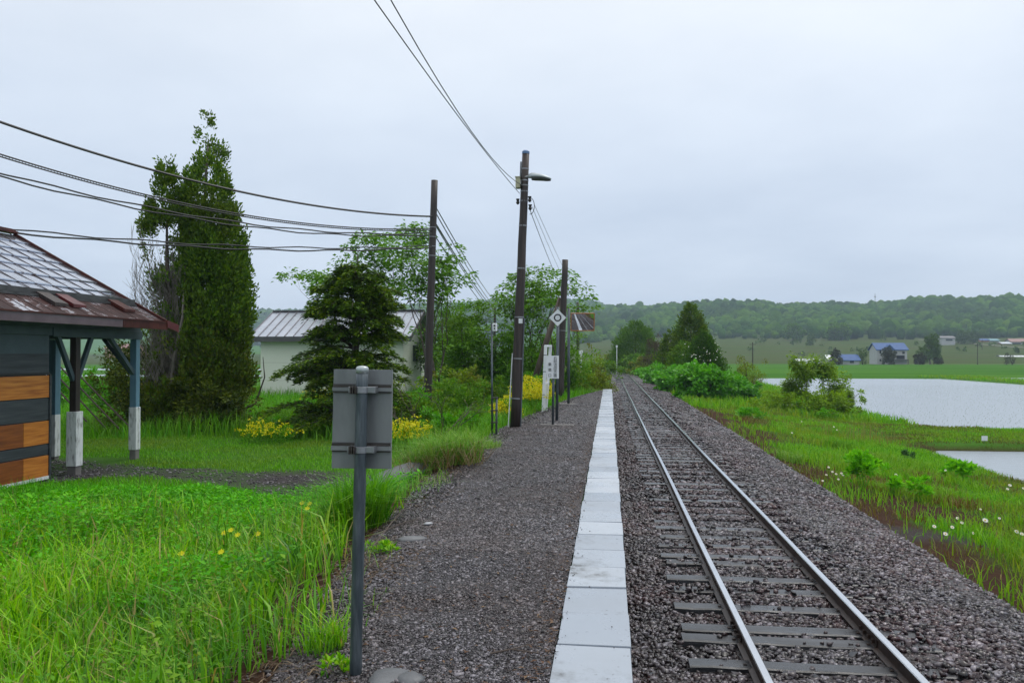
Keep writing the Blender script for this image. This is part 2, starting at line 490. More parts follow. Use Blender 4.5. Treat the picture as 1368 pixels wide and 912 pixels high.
def path_mask(X, Y):        # the worn gravel path over the lawn
    pc = np.interp(X, [-14, -11, -9, -7.5, -6, -4.5, -3.6], [14.2, 14.4, 14.7, 14.1, 13.7, 13.6, 13.6])
    hw = np.interp(X, [-14, -11, -9.3, -8.2, -7, -5.5, -4, -3.3], [2.0, 1.6, 1.0, .4, 1.05, 1.35, 1.15, .5])
    dd = np.abs(Y - pc) + .9 * vnoise(X, Y, 1.1, 21) + .5 * vnoise(X, Y, .4, 20)
    return 1 - sst(hw * .75, hw * 1.15, dd)

def soil_mask(X, Y):
    d = plat_edge(Y) - X
    s = (1 - sst(.8, 1.4, d + .9 * vnoise(X, Y, .7, 22))) * sst(-.5, 0, d) * (Y < 16) * (Y > 0)
    r = X - track_x(Y)
    v = (1 - sst(3.3, 4.6, r + 1.6 * vnoise(X, Y, 1.4, 23))) * (r > 2)
    v2 = sst(.02, .22, vnoise(X, Y, 1.8, 24) - .12 * sst(14, 24, Y)) * (r > 2.2) * (1 - sst(5.0, 6.0, r)) * (1 - sst(18, 30, Y))
    v3 = (1 - sst(4.2, 5.2, r + .9 * vnoise(X, Y, .8, 18) + .2 * (Y - 8.5))) * (r > 2.2) * (Y > 5) * (Y < 17)
    v2 = np.maximum(v2, v3)
    bank = sst(10.8, 11.6, X) * (X < 60) * (Y < 33.6) * (Y > 32.2) * .8
    bed = ((r > -1.6) & (r < 2.5)).astype(float)
    return np.clip(np.maximum(np.maximum(np.maximum(s, v), v2), np.maximum(bank, bed)), 0, 1)

ground = struct(meshobj('ground', np.stack([GX, GY, GZ], -1).reshape(-1, 3), F, groundmat(), smooth=True))
def setattr_(o, n, vals):
    a = o.data.attributes.new(n, 'FLOAT', 'POINT')
    a.data.foreach_set('value', np.asarray(vals, dtype=np.float32).ravel())
setattr_(ground, 'field', sst(128, 140, GY) * sst(5, 20, GX) * (1 - sst(305, 318, GY)) + sst(60, 110, GY) * (GX < -20) * .7)
setattr_(ground, 'olive', np.clip(sst(306, 330, GY) * (1 - sst(690, 760, GY)), 0, 1))
setattr_(ground, 'soil', soil_mask(GX, GY))
gm = path_mask(GX, GY) * np.clip(.75 + vnoise(GX, GY, .8, 19) * 1.2, .2, 1)
setattr_(ground, 'gravel', gm)

# field track seen as a pale line up the far slope, and the lane before the houses
def ribbon(name, pts, w, m, dz=.25):
    V = []; F = []
    for i, (x, y) in enumerate(pts):
        x2, y2 = pts[min(i + 1, len(pts) - 1)]; x1, y1 = pts[max(i - 1, 0)]
        d = Vector((x2 - x1, y2 - y1, 0)).normalized(); n = Vector((-d.y, d.x, 0))
        for s in (-1, 1):
            xx, yy = x + n.x * s * w / 2, y + n.y * s * w / 2
            V.append((xx, yy, float(gz(xx, yy)) + dz))
        if i: F.append((2 * i - 2, 2 * i, 2 * i + 1, 2 * i - 1))
    return struct(meshobj(name, V, F, m))
M['lane'] = mat('pale_track', [(.20, .19, .15), (.28, .26, .21)], .3, .9)
def dense(a, b, n):
    return [(a[0] + (b[0] - a[0]) * i / n, a[1] + (b[1] - a[1]) * i / n) for i in range(n + 1)]
ribbon('field_path', dense((248, 470), (226, 640), 14), 3.2, M['lane'], .35)
ribbon('farm_road', dense((90, 303), (420, 300), 40), 3.0, M['lane'], .3)

# ------------------------------------------------------------------ water
def watermat():
    m, nt, b = nmat('paddy_water')
    b.inputs['Base Color'].default_value = (.30, .34, .39, 1)
    b.inputs['Roughness'].default_value = .2
    b.inputs['IOR'].default_value = 1.33
    f = noise(nt, 3.0, 7, .7, stretch=(.5, 1.3, 1))
    bump(nt, b, f, .32, .12)
    return m
M['water'] = watermat()
def water(name, pts, z):
    struct(meshobj(name, [(x, y, z) for x, y in pts], [list(range(len(pts)))], M['water']))
water('paddy_water', [(10.2, -40), (90, -40), (90, 36.2), (10.2, 36.2)], -2.0)
water('far_paddy_water', [(13.5, 38.8), (52.5, 38.8), (52.5, 135), (17.5, 135), (14, 70)], -2.0)
water('distant_paddy_water', [(54.5, 58), (178, 58), (178, 142), (54.5, 142)], -1.96)
zlp = float(gz(-110, 158))
water('western_paddy_water', [(-186, 142), (-62, 142), (-62, 176), (-186, 176)], zlp + .35)
water('western_far_paddy_water', [(-206, 202), (-78, 202), (-78, 254), (-206, 254)], zlp + .35)

# ------------------------------------------------------------------ platform
def gravelmat():
    m, nt, b = nmat('platform_gravel')
    n1 = noise(nt, 55, 4, .8)
    c = ramp(nt, [(.006, .005, .006, .2), (.02, .0175, .0205, .45), (.042, .037, .043, .6), (.095, .088, .10, .8)], n1)
    c2 = ramp(nt, [(.008, .005, .0045, .2), (.022, .0145, .014, .5), (.048, .034, .033, .8)], n1)
    f = noise(nt, 1.1, 5, .6)
    mr = nt.nodes.new('ShaderNodeMapRange'); mr.inputs[1].default_value = .45; mr.inputs[2].default_value = .62
    nt.links.new(f, mr.inputs[0])
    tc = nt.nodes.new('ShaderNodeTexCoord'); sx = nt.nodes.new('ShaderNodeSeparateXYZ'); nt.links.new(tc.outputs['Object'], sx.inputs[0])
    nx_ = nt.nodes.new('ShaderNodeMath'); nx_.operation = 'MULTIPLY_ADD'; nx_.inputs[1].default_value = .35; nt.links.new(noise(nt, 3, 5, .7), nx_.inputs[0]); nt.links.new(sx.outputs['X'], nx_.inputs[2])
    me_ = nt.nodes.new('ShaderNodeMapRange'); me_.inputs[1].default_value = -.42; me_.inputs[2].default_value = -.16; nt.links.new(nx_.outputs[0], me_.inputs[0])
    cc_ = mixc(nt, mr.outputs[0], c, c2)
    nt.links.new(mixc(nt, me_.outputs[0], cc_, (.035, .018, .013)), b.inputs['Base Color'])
    b.inputs['Roughness'].default_value = .42
    bump(nt, b, noise(nt, 45, 5, .8), 1.0, .03)
    return m
M['gravel'] = gravelmat()
yy = np.concatenate([[-70, -40, -20, -8, -3, 0], np.arange(1, 39.8, .4), [39.7]])
pv = []; pf = []
for i, y in enumerate(yy):
    e = float(plat_edge(y))
    xs_ = [e - .25] + [e + (-.315 - e) * k / 8 for k in range(9)]
    for k, x in enumerate(xs_):
        z = -.14 if k == 0 else (.010 * float(vnoise(x, y, .9, 31)) + .006 * float(vnoise(x, y, .35, 32)) - .012 - (.035 if k == 1 else 0))
        pv.append((x, y, z))
    if i:
        for k in range(9):
            a = (i - 1) * 10 + k
            pf.append((a, a + 1, a + 11, a + 10))
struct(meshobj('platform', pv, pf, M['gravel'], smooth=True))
# coping slabs and the retaining face
b = MB(); fc = MB()
y = 4.736 - .58 * 110
SL = []
while y < 39.6:
    dz = random.uniform(-.006, .006); dx = random.uniform(-.006, .006); tl = random.uniform(-.005, .005)
    g = random.uniform(.009, .018)
    x0, x1, z0, z1 = -.30 + dx, .12 + dx, -.09, .01 + dz
    b.add([(x0, y + g, z0), (x1, y + g, z0), (x1, y + .58, z0), (x0, y + .58, z0), (x0, y + g, z1), (x1, y + g, z1 - tl), (x1, y + .58, z1 + tl), (x0, y + .58, z1)],
          [(3, 2, 1, 0), (4, 5, 6, 7), (0, 1, 5, 4), (1, 2, 6, 5), (2, 3, 7, 6), (3, 0, 4, 7)])
    y += .58
def slabmat():
    m, nt, bb = nmat('coping_slab')
    g = nt.nodes.new('ShaderNodeNewGeometry')
    base = ramp(nt, [(.25, .285, .335), (.335, .37, .42), (.40, .435, .485)], g.outputs['Random Per Island'])
    n = noise(nt, 2.6, 7, .65)
    st = ramp(nt, [(.55, .53, .5, .26), (.95, .95, .95, .36), (1, 1, 1, .6)], n)
    c = mixc(nt, 1.0, base, st, 'MULTIPLY')
    st2 = ramp(nt, [(.22, .20, .18, .31), (.72, .71, .69, .37), (1, 1, 1, .45)], noise(nt, 1.35, 9, .75))
    c = mixc(nt, 1.0, c, st2, 'MULTIPLY')
    sp = ramp(nt, [(.35, .33, .31, .29), (1, 1, 1, .33)], noise(nt, 24, 3, .6))
    c = mixc(nt, 1.0, c, sp, 'MULTIPLY')
    nt.links.new(c, bb.inputs['Base Color'])
    mr = nt.nodes.new('ShaderNodeMapRange'); mr.inputs[1].default_value = .4; mr.inputs[2].default_value = .6; mr.inputs[3].default_value = .22; mr.inputs[4].default_value = .5
    nt.links.new(noise(nt, 1.7, 4), mr.inputs[0]); nt.links.new(mr.outputs[0], bb.inputs['Roughness'])
    bump(nt, bb, noise(nt, 60, 5, .7), .12, .004)
    return m
struct(b.build('platform_edge', slabmat(), bevel=.004))
fc.box(-.36, .07, -70, 39.6, -1.1, -.091)
fc.box(-.9, -.37, 39.3, 39.62, -1.1, -.03)
struct(fc.build('platform_wall', M['concrete_dark']))

# ------------------------------------------------------------------ ballast and track
nyb = np.concatenate([[-70, -40, -20], np.arange(-5, 45, .25), np.arange(45, 160, 1.5)])
prof = [(-1.62, -.93), (-1.2, -.905), (-.9, -.888), (-.5, -.882), (0, -.885), (.5, -.88), (.9, -.868), (1.3, -.875), (1.8, -.92), (2.2, -.955), (2.45, -1.0), (2.75, -1.16)]
bv = []; bf = []
for i, y in enumerate(nyb):
    t = float(track_x(y)); t2 = float(track_x(y))
    far = 1 if y < 44 else .75
    for k, (dx, z) in enumerate(prof):
        x = t + dx + (.12 * float(vnoise(y, k, .8, 40)) if k > 9 else 0)
        bv.append((x, y, z + .035 * float(vnoise(x, y, .3, 41)) + .03 * float(vnoise(x, y, .8, 42))))
    if i:
        n = len(prof)
        for k in range(n - 1):
            a = (i - 1) * n + k
            bf.append((a, a + 1, a + n + 1, a + n))
def ballastmat():
    m, nt, b = nmat('ballast_bed')
    v = nt.nodes.new('ShaderNodeTexVoronoi'); v.inputs['Scale'].default_value = 20
    tc = nt.nodes.new('ShaderNodeTexCoord'); nt.links.new(tc.outputs['Object'], v.inputs['Vector'])
    s = nt.nodes.new('ShaderNodeSeparateColor'); nt.links.new(v.outputs['Color'], s.inputs[0])
    c = ramp(nt, [(.007, .005, .0055), (.017, .012, .013), (.03, .021, .022), (.06, .05, .055)], s.outputs[0])
    nt.links.new(c, b.inputs['Base Color']); b.inputs['Roughness'].default_value = .5
    bump(nt, b, v.outputs['Distance'], 1.0, .05)
    return m
struct(meshobj('track_bed', bv, bf, ballastmat(), smooth=True))

tr = empty('railway_track', (TC, 0, -.9), 'single railway track of two shiny rails on dark sleepers beside the platform', 'railway track')
SLEEP = [6.35, 6.88, 7.48, 7.78, 8.43, 9.03, 9.48, 10.2, 10.52, 11.13, 11.66]
while len(SLEEP) < 100: SLEEP.append(SLEEP[-1] + random.uniform(.52, .66))
def sleeper_geo(bm, y, i):
    t = float(track_x(y)); L = 1.05 + random.uniform(-.03, .03); w = random.uniform(.18, .21) / 2
    zt = random.choice((-.842, -.85, -.858, -.872))+ random.uniform(-.005, .005)
    if i in (0, 1, 2, 3, 6, 8): zt = -.838
    a = random.uniform(-.012, .012)
    nS = 12
    V = []; Fq = []
    for k in range(nS + 1):
        x = t - L + 2 * L * k / nS
        yy_ = y + a * (k / nS - .5) * 2 + random.uniform(-.004, .004)
        e = random.uniform(-.004, .004)
        V += [(x, yy_ - w, -1.02), (x, yy_ - w - random.uniform(0, .005), zt - .01 + e), (x, yy_ - w + .014, zt + e), (x, yy_ + w - .014, zt + e * .5), (x, yy_ + w, zt - .01), (x, yy_ + w, -1.02)]
        if k:
            o = (k - 1) * 6
            for j in range(5):
                Fq.append((o + j + 6, o + j + 7, o + j + 1, o + j))
    Fq.append((0, 1, 2, 3, 4, 5)); o = nS * 6; Fq.append((o + 5, o + 4, o + 3, o + 2, o + 1, o))
    bm.add(V, Fq)
for i, y in enumerate(SLEEP):
    s = MB(); sleeper_geo(s, y, i); s.build('sleeper', M['sleeper'], tr)
s = MB()
y = 5.75
while y > -40: sleeper_geo(s, y, 99); y -= .6
y = SLEEP[-1] + .6
while y < 130: sleeper_geo(s, y, 99); y += .62
so = s.build('sleeper_run', M['sleeper'], tr); so['kind'] = 'stuff'
RP = [(-.055, -.86), (-.055, -.85), (-.012, -.835), (-.009, -.765), (-.032, -.752), (-.0325, -.725), (-.026, -.718), (.026, -.718), (.0325, -.725), (.032, -.752), (.009, -.765), (.012, -.835), (.055, -.85), (.055, -.86)]
rys = [-70, -30] + list(np.arange(0, 86, 2.0)) + list(np.arange(86, 150, 1.5))
for sgn in (-1, 1):
    V = []; Fq = []; n = len(RP)
    for i, y in enumerate(rys):
        x0 = float(track_x(y)) + sgn * .566 + .004 * math.sin(y * .5 + sgn)
        for (dx, z) in RP: V.append((x0 + dx, y, z + .006 * math.sin(y * .21 + sgn)))
        if i:
            for k in range(n):
                k2 = (k + 1) % n; o = (i - 1) * n
                Fq.append((o + k, o + n + k, o + n + k2, o + k2))
    ro = meshobj('rail', V, Fq, [M['railrust'], M['railhead']], tr)
    for pidx, p in enumerate(ro.data.polygons):
        if pidx % n in (5, 6, 7): p.material_index = 1
    # fish plates and tie plates
    xr_ = TC + sgn * .566
    for y in (7.62, 29.5, 51.5):
        fp = MB()
        for sd in (-1, 1):
            fp.box(xr_ + sd * .012 - .012, xr_ + sd * .012 + .012 + sd * .008, y - .24, y + .24, -.83, -.765)
            for q in (-.18, -.06, .06, .18):
                fp.box(xr_ + sd * .034 - .014, xr_ + sd * .034 + .014, y + q - .016, y + q + .016, -.812, -.782)
        fp.build('fish_plate', M['railrust'], ro)
    sp = MB()
    for y in SLEEP:
        for sd in (-1, 1):
            sp.box(xr_ + sd * .085 - .03, xr_ + sd * .085 + .03, y - .055, y + .055, -.875, -.848)
            sp.box(xr_ + sd * .066 - .014, xr_ + sd * .066 + .014, y - .012 + .02 * sd, y + .012 + .02 * sd, -.86, -.828)
    sp.build('spike_row', M['railrust'], ro)['kind'] = 'stuff'

# stones ------------------------------------------------------------
def ico():
    p = (1 + 5 ** .5) / 2
    v = np.array([(-1, p, 0), (1, p, 0), (-1, -p, 0), (1, -p, 0), (0, -1, p), (0, 1, p), (0, -1, -p), (0, 1, -p), (p, 0, -1), (p, 0, 1), (-p, 0, -1), (-p, 0, 1)], float)
    v /= np.linalg.norm(v[0])
    f = np.array([(0, 11, 5), (0, 5, 1), (0, 1, 7), (0, 7, 10), (0, 10, 11), (1, 5, 9), (5, 11, 4), (11, 10, 2), (10, 7, 6), (7, 1, 8), (3, 9, 4), (3, 4, 2), (3, 2, 6), (3, 6, 8), (3, 8, 9), (4, 9, 5), (2, 4, 11), (6, 2, 10), (8, 6, 7), (9, 8, 1)])
    return v, f
IV, IF = ico()
def ico2():
    v = [tuple(x) for x in IV]; f = []; c = {}
    def mid(a, b):
        k = (min(a, b), max(a, b))
        if k not in c:
            m = (np.array(v[a]) + np.array(v[b])) / 2; m /= np.linalg.norm(m); v.append(tuple(m)); c[k] = len(v) - 1
        return c[k]
    for a, b_, d in IF:
        x, y, z = mid(a, b_), mid(b_, d), mid(d, a)
        f += [(a, x, z), (b_, y, x), (d, z, y), (x, y, z)]
    return np.array(v), np.array(f)
I2V, I2F = ico2()

CV = np.array([(-1, -1, -1), (1, -1, -1), (1, 1, -1), (-1, 1, -1), (-1, -1, 1), (1, -1, 1), (1, 1, 1), (-1, 1, 1), (0, 0, 1.25), (1.2, 0, 0)], float) * .72
CF = np.array([(0, 3, 2), (0, 2, 1), (4, 5, 8), (5, 6, 8), (6, 7, 8), (7, 4, 8), (0, 1, 5), (0, 5, 4), (1, 2, 9), (2, 6, 9), (6, 5, 9), (5, 1, 9), (2, 3, 7), (2, 7, 6), (3, 0, 4), (3, 4, 7)])
def rocks(P, S):
    """angular crushed stone"""
    n = len(P); k = len(CV)
    v = np.repeat(CV[None], n, 0) + rng.uniform(-.42, .42, (n, k, 3))
    v[..., 2] += v[..., 0] * rng.normal(0, .25, (n, 1))
    return blobs(P, S, (np.zeros((k, 3)), CF), 0, .5, v)

def rotz(v, a):
    c, s = np.cos(a)[:, None], np.sin(a)[:, None]
    x = v[..., 0] * c - v[..., 1] * s; y = v[..., 0] * s + v[..., 1] * c
    return np.stack([x, y, v[..., 2]], -1)

def blobs(P, S, base=(IV, IF), jit=.34, tilt=.6, vv=None):
    """P (n,3) centres, S (n,3) half sizes: one mesh of lumps"""
    bv_, bf_ = base
    n = len(P); k = len(bv_)
    v = np.repeat(bv_[None], n, 0) * (1 + rng.uniform(-jit, jit, (n, k, 1)))
    if vv is not None: v = vv
    v = v * S[:, None, :]
    a = rng.normal(0, tilt, n); c, s = np.cos(a)[:, None], np.sin(a)[:, None]
    y = v[..., 1] * c - v[..., 2] * s; z = v[..., 1] * s + v[..., 2] * c
    v = np.stack([v[..., 0], y, z], -1)
    v = rotz(v, rng.uniform(0, 6.283, n)) + P[:, None, :]
    f = bf_[None] + (np.arange(n) * k)[:, None, None]
    return v.reshape(-1, 3), f.reshape(-1, 3)

prx = np.array([p[0] for p in prof]); prz = np.array([p[1] for p in prof])
def ballast(n, y0, y1, smin, smax):
    Y = y0 + (y1 - y0) * rng.random(n) ** 1.15
    X = rng.uniform(-1.56, 2.72, n)
    tx = track_x(Y)
    z = np.interp(X, prx, prz)
    keep = np.ones(n, bool)
    on = np.zeros(n, bool)
    sl = np.array(SLEEP)
    dist = np.abs(Y[:, None] - sl[None]).min(1)
    isl = np.abs(Y[:, None] - sl[None]).argmin(1); insl = (dist < .125) & (np.abs(X) < 1.1)
    bury = np.random.default_rng(7).choice([.02, .04, .12, .45], len(sl), p=[.4, .3, .2, .1]); bury[[0, 1, 2, 3, 4, 6, 8]] = .02
    kp = np.clip(bury[isl] * (1 + 3 * vnoise(X, Y, .35, 46)) + np.where(X > .64, .22, 0), .01, .95)
    keep &= ~(insl & (rng.random(n) > kp))
    keep &= ~((np.abs(np.abs(X) - .566) < .085) & (rng.random(n) < .97))
    S = rng.uniform(smin, smax, n) * np.where(rng.random(n) < .1, 1.35, 1)
    zz = z + np.where(insl, .04, 0) + rng.uniform(-.01, .018, n) + .03 * vnoise(X, Y, .8, 42)
    zz = np.where((np.abs(X) < .48) & ~insl, zz + .012, zz)
    P = np.stack([X + tx, Y, zz], -1)[keep]; S = S[keep]
    S3 = np.stack([S * rng.uniform(.8, 1.3, len(S)), S * rng.uniform(.6, 1, len(S)), S * rng.uniform(.4, .75, len(S))], -1)
    return P, S3
Ps, Ss = [], []
for a in ((50000, 5.6, 14, .010, .034), (34000, 12, 30, .015, .04), (9000, 28, 75, .03, .06), (2500, 3, 6, .02, .036)):
    p, s_ = ballast(*a); Ps.append(p); Ss.append(s_)
v, f = rocks(np.concatenate(Ps), np.concatenate(Ss))
tag(meshobj('ballast', v, f, M['ballaststone']), 'dark purple grey ballast stones around the sleepers', 'ballast', kind='stuff')

def gravel(n, y0, y1, smin, smax):
    Y = y0 + (y1 - y0) * rng.random(n) ** 1.4
    e = plat_edge(Y)
    X = e - .35 + (-.31 - e + .35) * rng.random(n); X = np.where(rng.random(n) < .025, e - rng.random(n) ** 2 * .9, X)
    S = rng.uniform(smin, smax, n) * np.where(rng.random(n) < .04, 1.9, 1)
    z = .010 * vnoise(X, Y, .9, 31) + .006 * vnoise(X, Y, .35, 32) - .012; z = np.where(X < e, gz(X, Y) + .005, z)
    S3 = np.stack([S * rng.uniform(.8, 1.4, n), S * rng.uniform(.6, 1, n), S * rng.uniform(.35, .7, n)], -1)
    return np.stack([X, Y, z], -1), S3
Ps, Ss = [], []
for a in ((52000, 3.6, 9, .004, .0115), (36000, 7, 20, .006, .015), (12000, 18, 39, .01, .02)):
    p, s_ = gravel(*a); Ps.append(p); Ss.append(s_)
v, f = rocks(np.concatenate(Ps), np.concatenate(Ss))
tag(meshobj('gravel', v, f, M['gravelstone']), 'wet dark crushed gravel covering the platform', 'gravel', kind='stuff')
# grit and crumbs lying on the coping
n = 110
Y = 4.5 + 24 * rng.random(n) ** 1.5; X = np.where(rng.random(n) < .9, -.30 + np.abs(rng.normal(0, .03, n)), rng.uniform(-.29, .1, n)); S = rng.uniform(.002, .006, n)
v, f = rocks(np.stack([X, Y, np.full(n, .016)], -1), np.stack([S * 1.2, S, S * .6], -1))
tag(meshobj('grit', v, f, M['gravelstone']), 'loose grit scattered along the pale coping slabs', 'gravel', kind='stuff')
# gravel on the worn path
n = 22000
X = rng.uniform(-13.5, -3.2, n); Y = rng.uniform(11.5, 17, n)
k = (path_mask(X, Y) > rng.uniform(.3, 1, n)) & (rng.random(n) < .28); X, Y = X[k], Y[k]; n = len(X)
S = rng.uniform(.01, .03, n)
v, f = blobs(np.stack([X, Y, gz(X, Y) + .005], -1), np.stack([S * 1.1, S * .8, S * .5], -1))
tag(meshobj('path_gravel', v, f, M['gravelstone']), 'dark gravel on the worn path crossing the lawn', 'gravel', kind='stuff')

# ------------------------------------------------------------------ foliage builders
def unit(v):
    return v / np.maximum(np.linalg.norm(v, axis=-1, keepdims=True), 1e-6)

def leaves(C, D, N, L, W, fold=.15):
    """lozenge leaves: C base point, D long axis, N rough normal"""
    D = unit(D); S = unit(np.cross(D, N)); U = np.cross(S, D)
    L = L[:, None]; W = W[:, None]
    a = C
    m = C + D * L * .45
    l = m + S * W * .5 + U * W * fold
    r = m - S * W * .5 + U * W * fold
    t = C + D * L - U * L * .12
    V = np.stack([a, r, t, l], 1).reshape(-1, 3)
    n = len(C)
    F = (np.arange(n) * 4)[:, None] + np.array([0, 1, 2, 3])[None]
    return V, F

def rand_dir(n, zmin=-1, zmax=1):
    z = rng.uniform(zmin, zmax, n); a = rng.uniform(0, 2 * np.pi, n); r = np.sqrt(np.maximum(0, 1 - z * z))
    return np.stack([r * np.cos(a), r * np.sin(a), z], -1)

def blades(P, h, w, lean, curl=1.0):
    n = len(P)
    a = rng.uniform(0, 2 * np.pi, n); b_ = a + np.pi / 2 + rng.normal(0, .5, n)
    side = np.stack([np.cos(a), np.sin(a), np.zeros(n)], -1)
    ld = np.stack([np.cos(b_), np.sin(b_), np.zeros(n)], -1)
    up = np.array([0, 0, 1.0])
    h = h[:, None]; w = w[:, None]; lean = lean[:, None]
    mid = P + up * h * .55 + ld * h * lean * .3
    tip = P + up * h * (1 - .35 * np.clip(lean, 0, 1.5)) + ld * h * lean * .95
    V = np.stack([P - side * w * .5, P + side * w * .5, mid + side * w * .42, mid - side * w * .42, tip + side * w * .06, tip - side * w * .06], 1).reshape(-1, 3)
    o = (np.arange(n) * 6)[:, None]
    F = np.concatenate([o + np.array([[0, 1, 2, 3]]), o + np.array([[3, 2, 4, 5]])], 1).reshape(-1, 4)
    return V, F

def join(parts):
    Vs, Fs, o = [], [], 0
    for v, f in parts:
        Vs.append(v); Fs.append(f + o); o += len(v)
    return np.concatenate(Vs), np.concatenate(Fs)

def branchy(mb, p, d, L, r, lvl, maxlvl, tips, spread=.7, up=.25, nch=(2, 3), minr=.006, wob=.14, shrink=.72):
    """grow a limb and its children; collect the twig ends"""
    n = 4
    pts = [p.copy()]; rad = [r]
    q = p.copy(); dd = d.copy()
    for i in range(n):
        dd = (dd + Vector((random.gauss(0, wob), random.gauss(0, wob), random.gauss(0, wob) + up * .25))).normalized()
        q = q + dd * (L / n); pts.append(q.copy()); rad.append(max(minr, r * (1 - .42 * (i + 1) / n)))
    mb.tube(pts, rad, 6 if lvl < 2 else 4, cap=False)
    if lvl >= maxlvl:
        tips.append((q, dd)); return
    for j in range(random.randint(*nch)):
        a = random.uniform(0, 6.283)
        ax = dd.orthogonal().normalized(); ax.rotate(Matrix.Rotation(a, 3, dd))
        nd = (dd * math.cos(spread) + ax * math.sin(spread) * random.uniform(.6, 1.1) + Vector((0, 0, up))).normalized()
        k = random.choice((3, 4)) if j else 4
        branchy(mb, pts[k], nd, L * shrink * random.uniform(.8, 1.15), rad[k] * .72, lvl + 1, maxlvl, tips, spread, up, nch, minr, wob, shrink)
    if random.random() < .35: tips.append((pts[2], dd))

def broadleaf(name, label, cat, base, stems, maxlvl, L0, leaf, per, m, spray=.38, flat=.35, spread=.7, up=.25, group=None, rad=.07, shrink=.72, nch=(2, 3), minr=.006):
    t = empty(name, base, label, cat, group)
    mb = MB(); tips = []
    for s in stems:
        branchy(mb, Vector(base) + Vector(s[0:2] + (0,)) * .12, Vector((s[0], s[1], s[2])).normalized(), L0 * s[3], rad * s[3], 0, maxlvl, tips, spread, up, nch, minr, shrink=shrink)
    mb.build('trunk', M['bark'], t, smooth=True)
    T = np.array([list(p) for p, d in tips]); n = len(T)
    k = per
    C = np.repeat(T, k, 0)
    rr = np.sqrt(rng.random(n * k)) * np.repeat(spray * rng.uniform(.6, 1.3, n), k)
    a = rng.uniform(0, 6.283, n * k)
    off = np.stack([rr * np.cos(a), rr * np.sin(a), rng.normal(0, spray * flat * .6, n * k) - .35 * rr * rr / spray], -1)
    D = off * np.array([1, 1, .3]) + rand_dir(n * k) * .12 * spray + np.array([0, 0, -.08 * spray])
    N = np.array([0, 0, 1.0]) + rng.normal(0, .35, (n * k, 3))
    Ls = rng.uniform(.7, 1.3, n * k) * leaf
    V, F = leaves(C + off, D, N, Ls, Ls * .55)
    meshobj('crown', V, F, m, t)
    return t

def bush(name, label, cat, base, rx, ry, h, n, leaf, m, group=None, lump=.3, stems=8, up=.15, hollow=.45, wide=.55, seed=None, flowers=None, low=.0, parts=True, droop=0, stem_m=None):
    t = empty(name, base, label, cat, group)
    ncl = max(8, int(n / 45))
    dirs = rand_dir(ncl, -.75 if low == 0 else low, 1)
    rr = hollow + (1 - hollow) * rng.random(ncl) ** .5
    rr *= 1 + lump * rng.uniform(-1, .7, ncl)
    cc = dirs * rr[:, None] * np.array([rx, ry, h * .56]) + np.array([0, 0, h * .46])
    per = int(n / ncl)
    C = np.repeat(cc, per, 0)
    cr = np.repeat(rng.uniform(.12, .26, ncl), per)[:, None] * np.array([rx + ry, rx + ry, h]) * .5
    off = rand_dir(ncl * per) * (rng.random((ncl * per, 1)) ** .4) * cr
    C = C + off
    C[:, 2] = np.maximum(C[:, 2], .03)
    D = off / np.maximum(cr, .01) + np.repeat(dirs, per, 0) * .5 + rand_dir(len(C)) * .5 + np.array([0, 0, up])
    N = np.array([0, 0, 1.0]) + np.repeat(dirs, per, 0) * .5 + rng.normal(0, .4, (len(C), 3))
    Ls = rng.uniform(.7, 1.3, len(C)) * leaf
    V, F = leaves(C + np.array(base), D, N, Ls, Ls * wide)
    meshobj('foliage', V, F, m, t)
    if parts:
        mb = MB()
        for i in range(stems):
            c = cc[rng.integers(ncl)]
            b0 = Vector(base) + Vector((random.gauss(0, rx * .12), random.gauss(0, ry * .12), -.05))
            e = Vector(base) + Vector(c.tolist()) * .95
            mdl = (b0 + e) / 2 + Vector((random.gauss(0, rx * .1), random.gauss(0, ry * .1), h * .08))
            r = max(.006, .013 * h)
            mb.tube([b0, mdl, e], [r, r * .7, r * .3], 5, cap=False)
        mb.build('stem', stem_m or M['twig'], t)
    if flowers:
        nf, sz, fm = flowers
        d = rand_dir(nf, .0, 1); d[:, 1] = -np.abs(d[:, 1]) * np.where(rng.random(nf) < .75, 1, -1)
        P = d * np.array([rx, ry, h * .56]) * rng.uniform(.4, 1.2, (nf, 1)) + np.array([0, 0, h * .46]) + np.array(base)
        P = np.repeat(P, 5, 0) + rng.normal(0, sz * .5, (nf * 5, 3))
        V, F = leaves(P, rand_dir(nf * 5), rand_dir(nf * 5), np.full(nf * 5, sz), np.full(nf * 5, sz * .9))
        meshobj('blossom', V, F, fm, t)
    return t

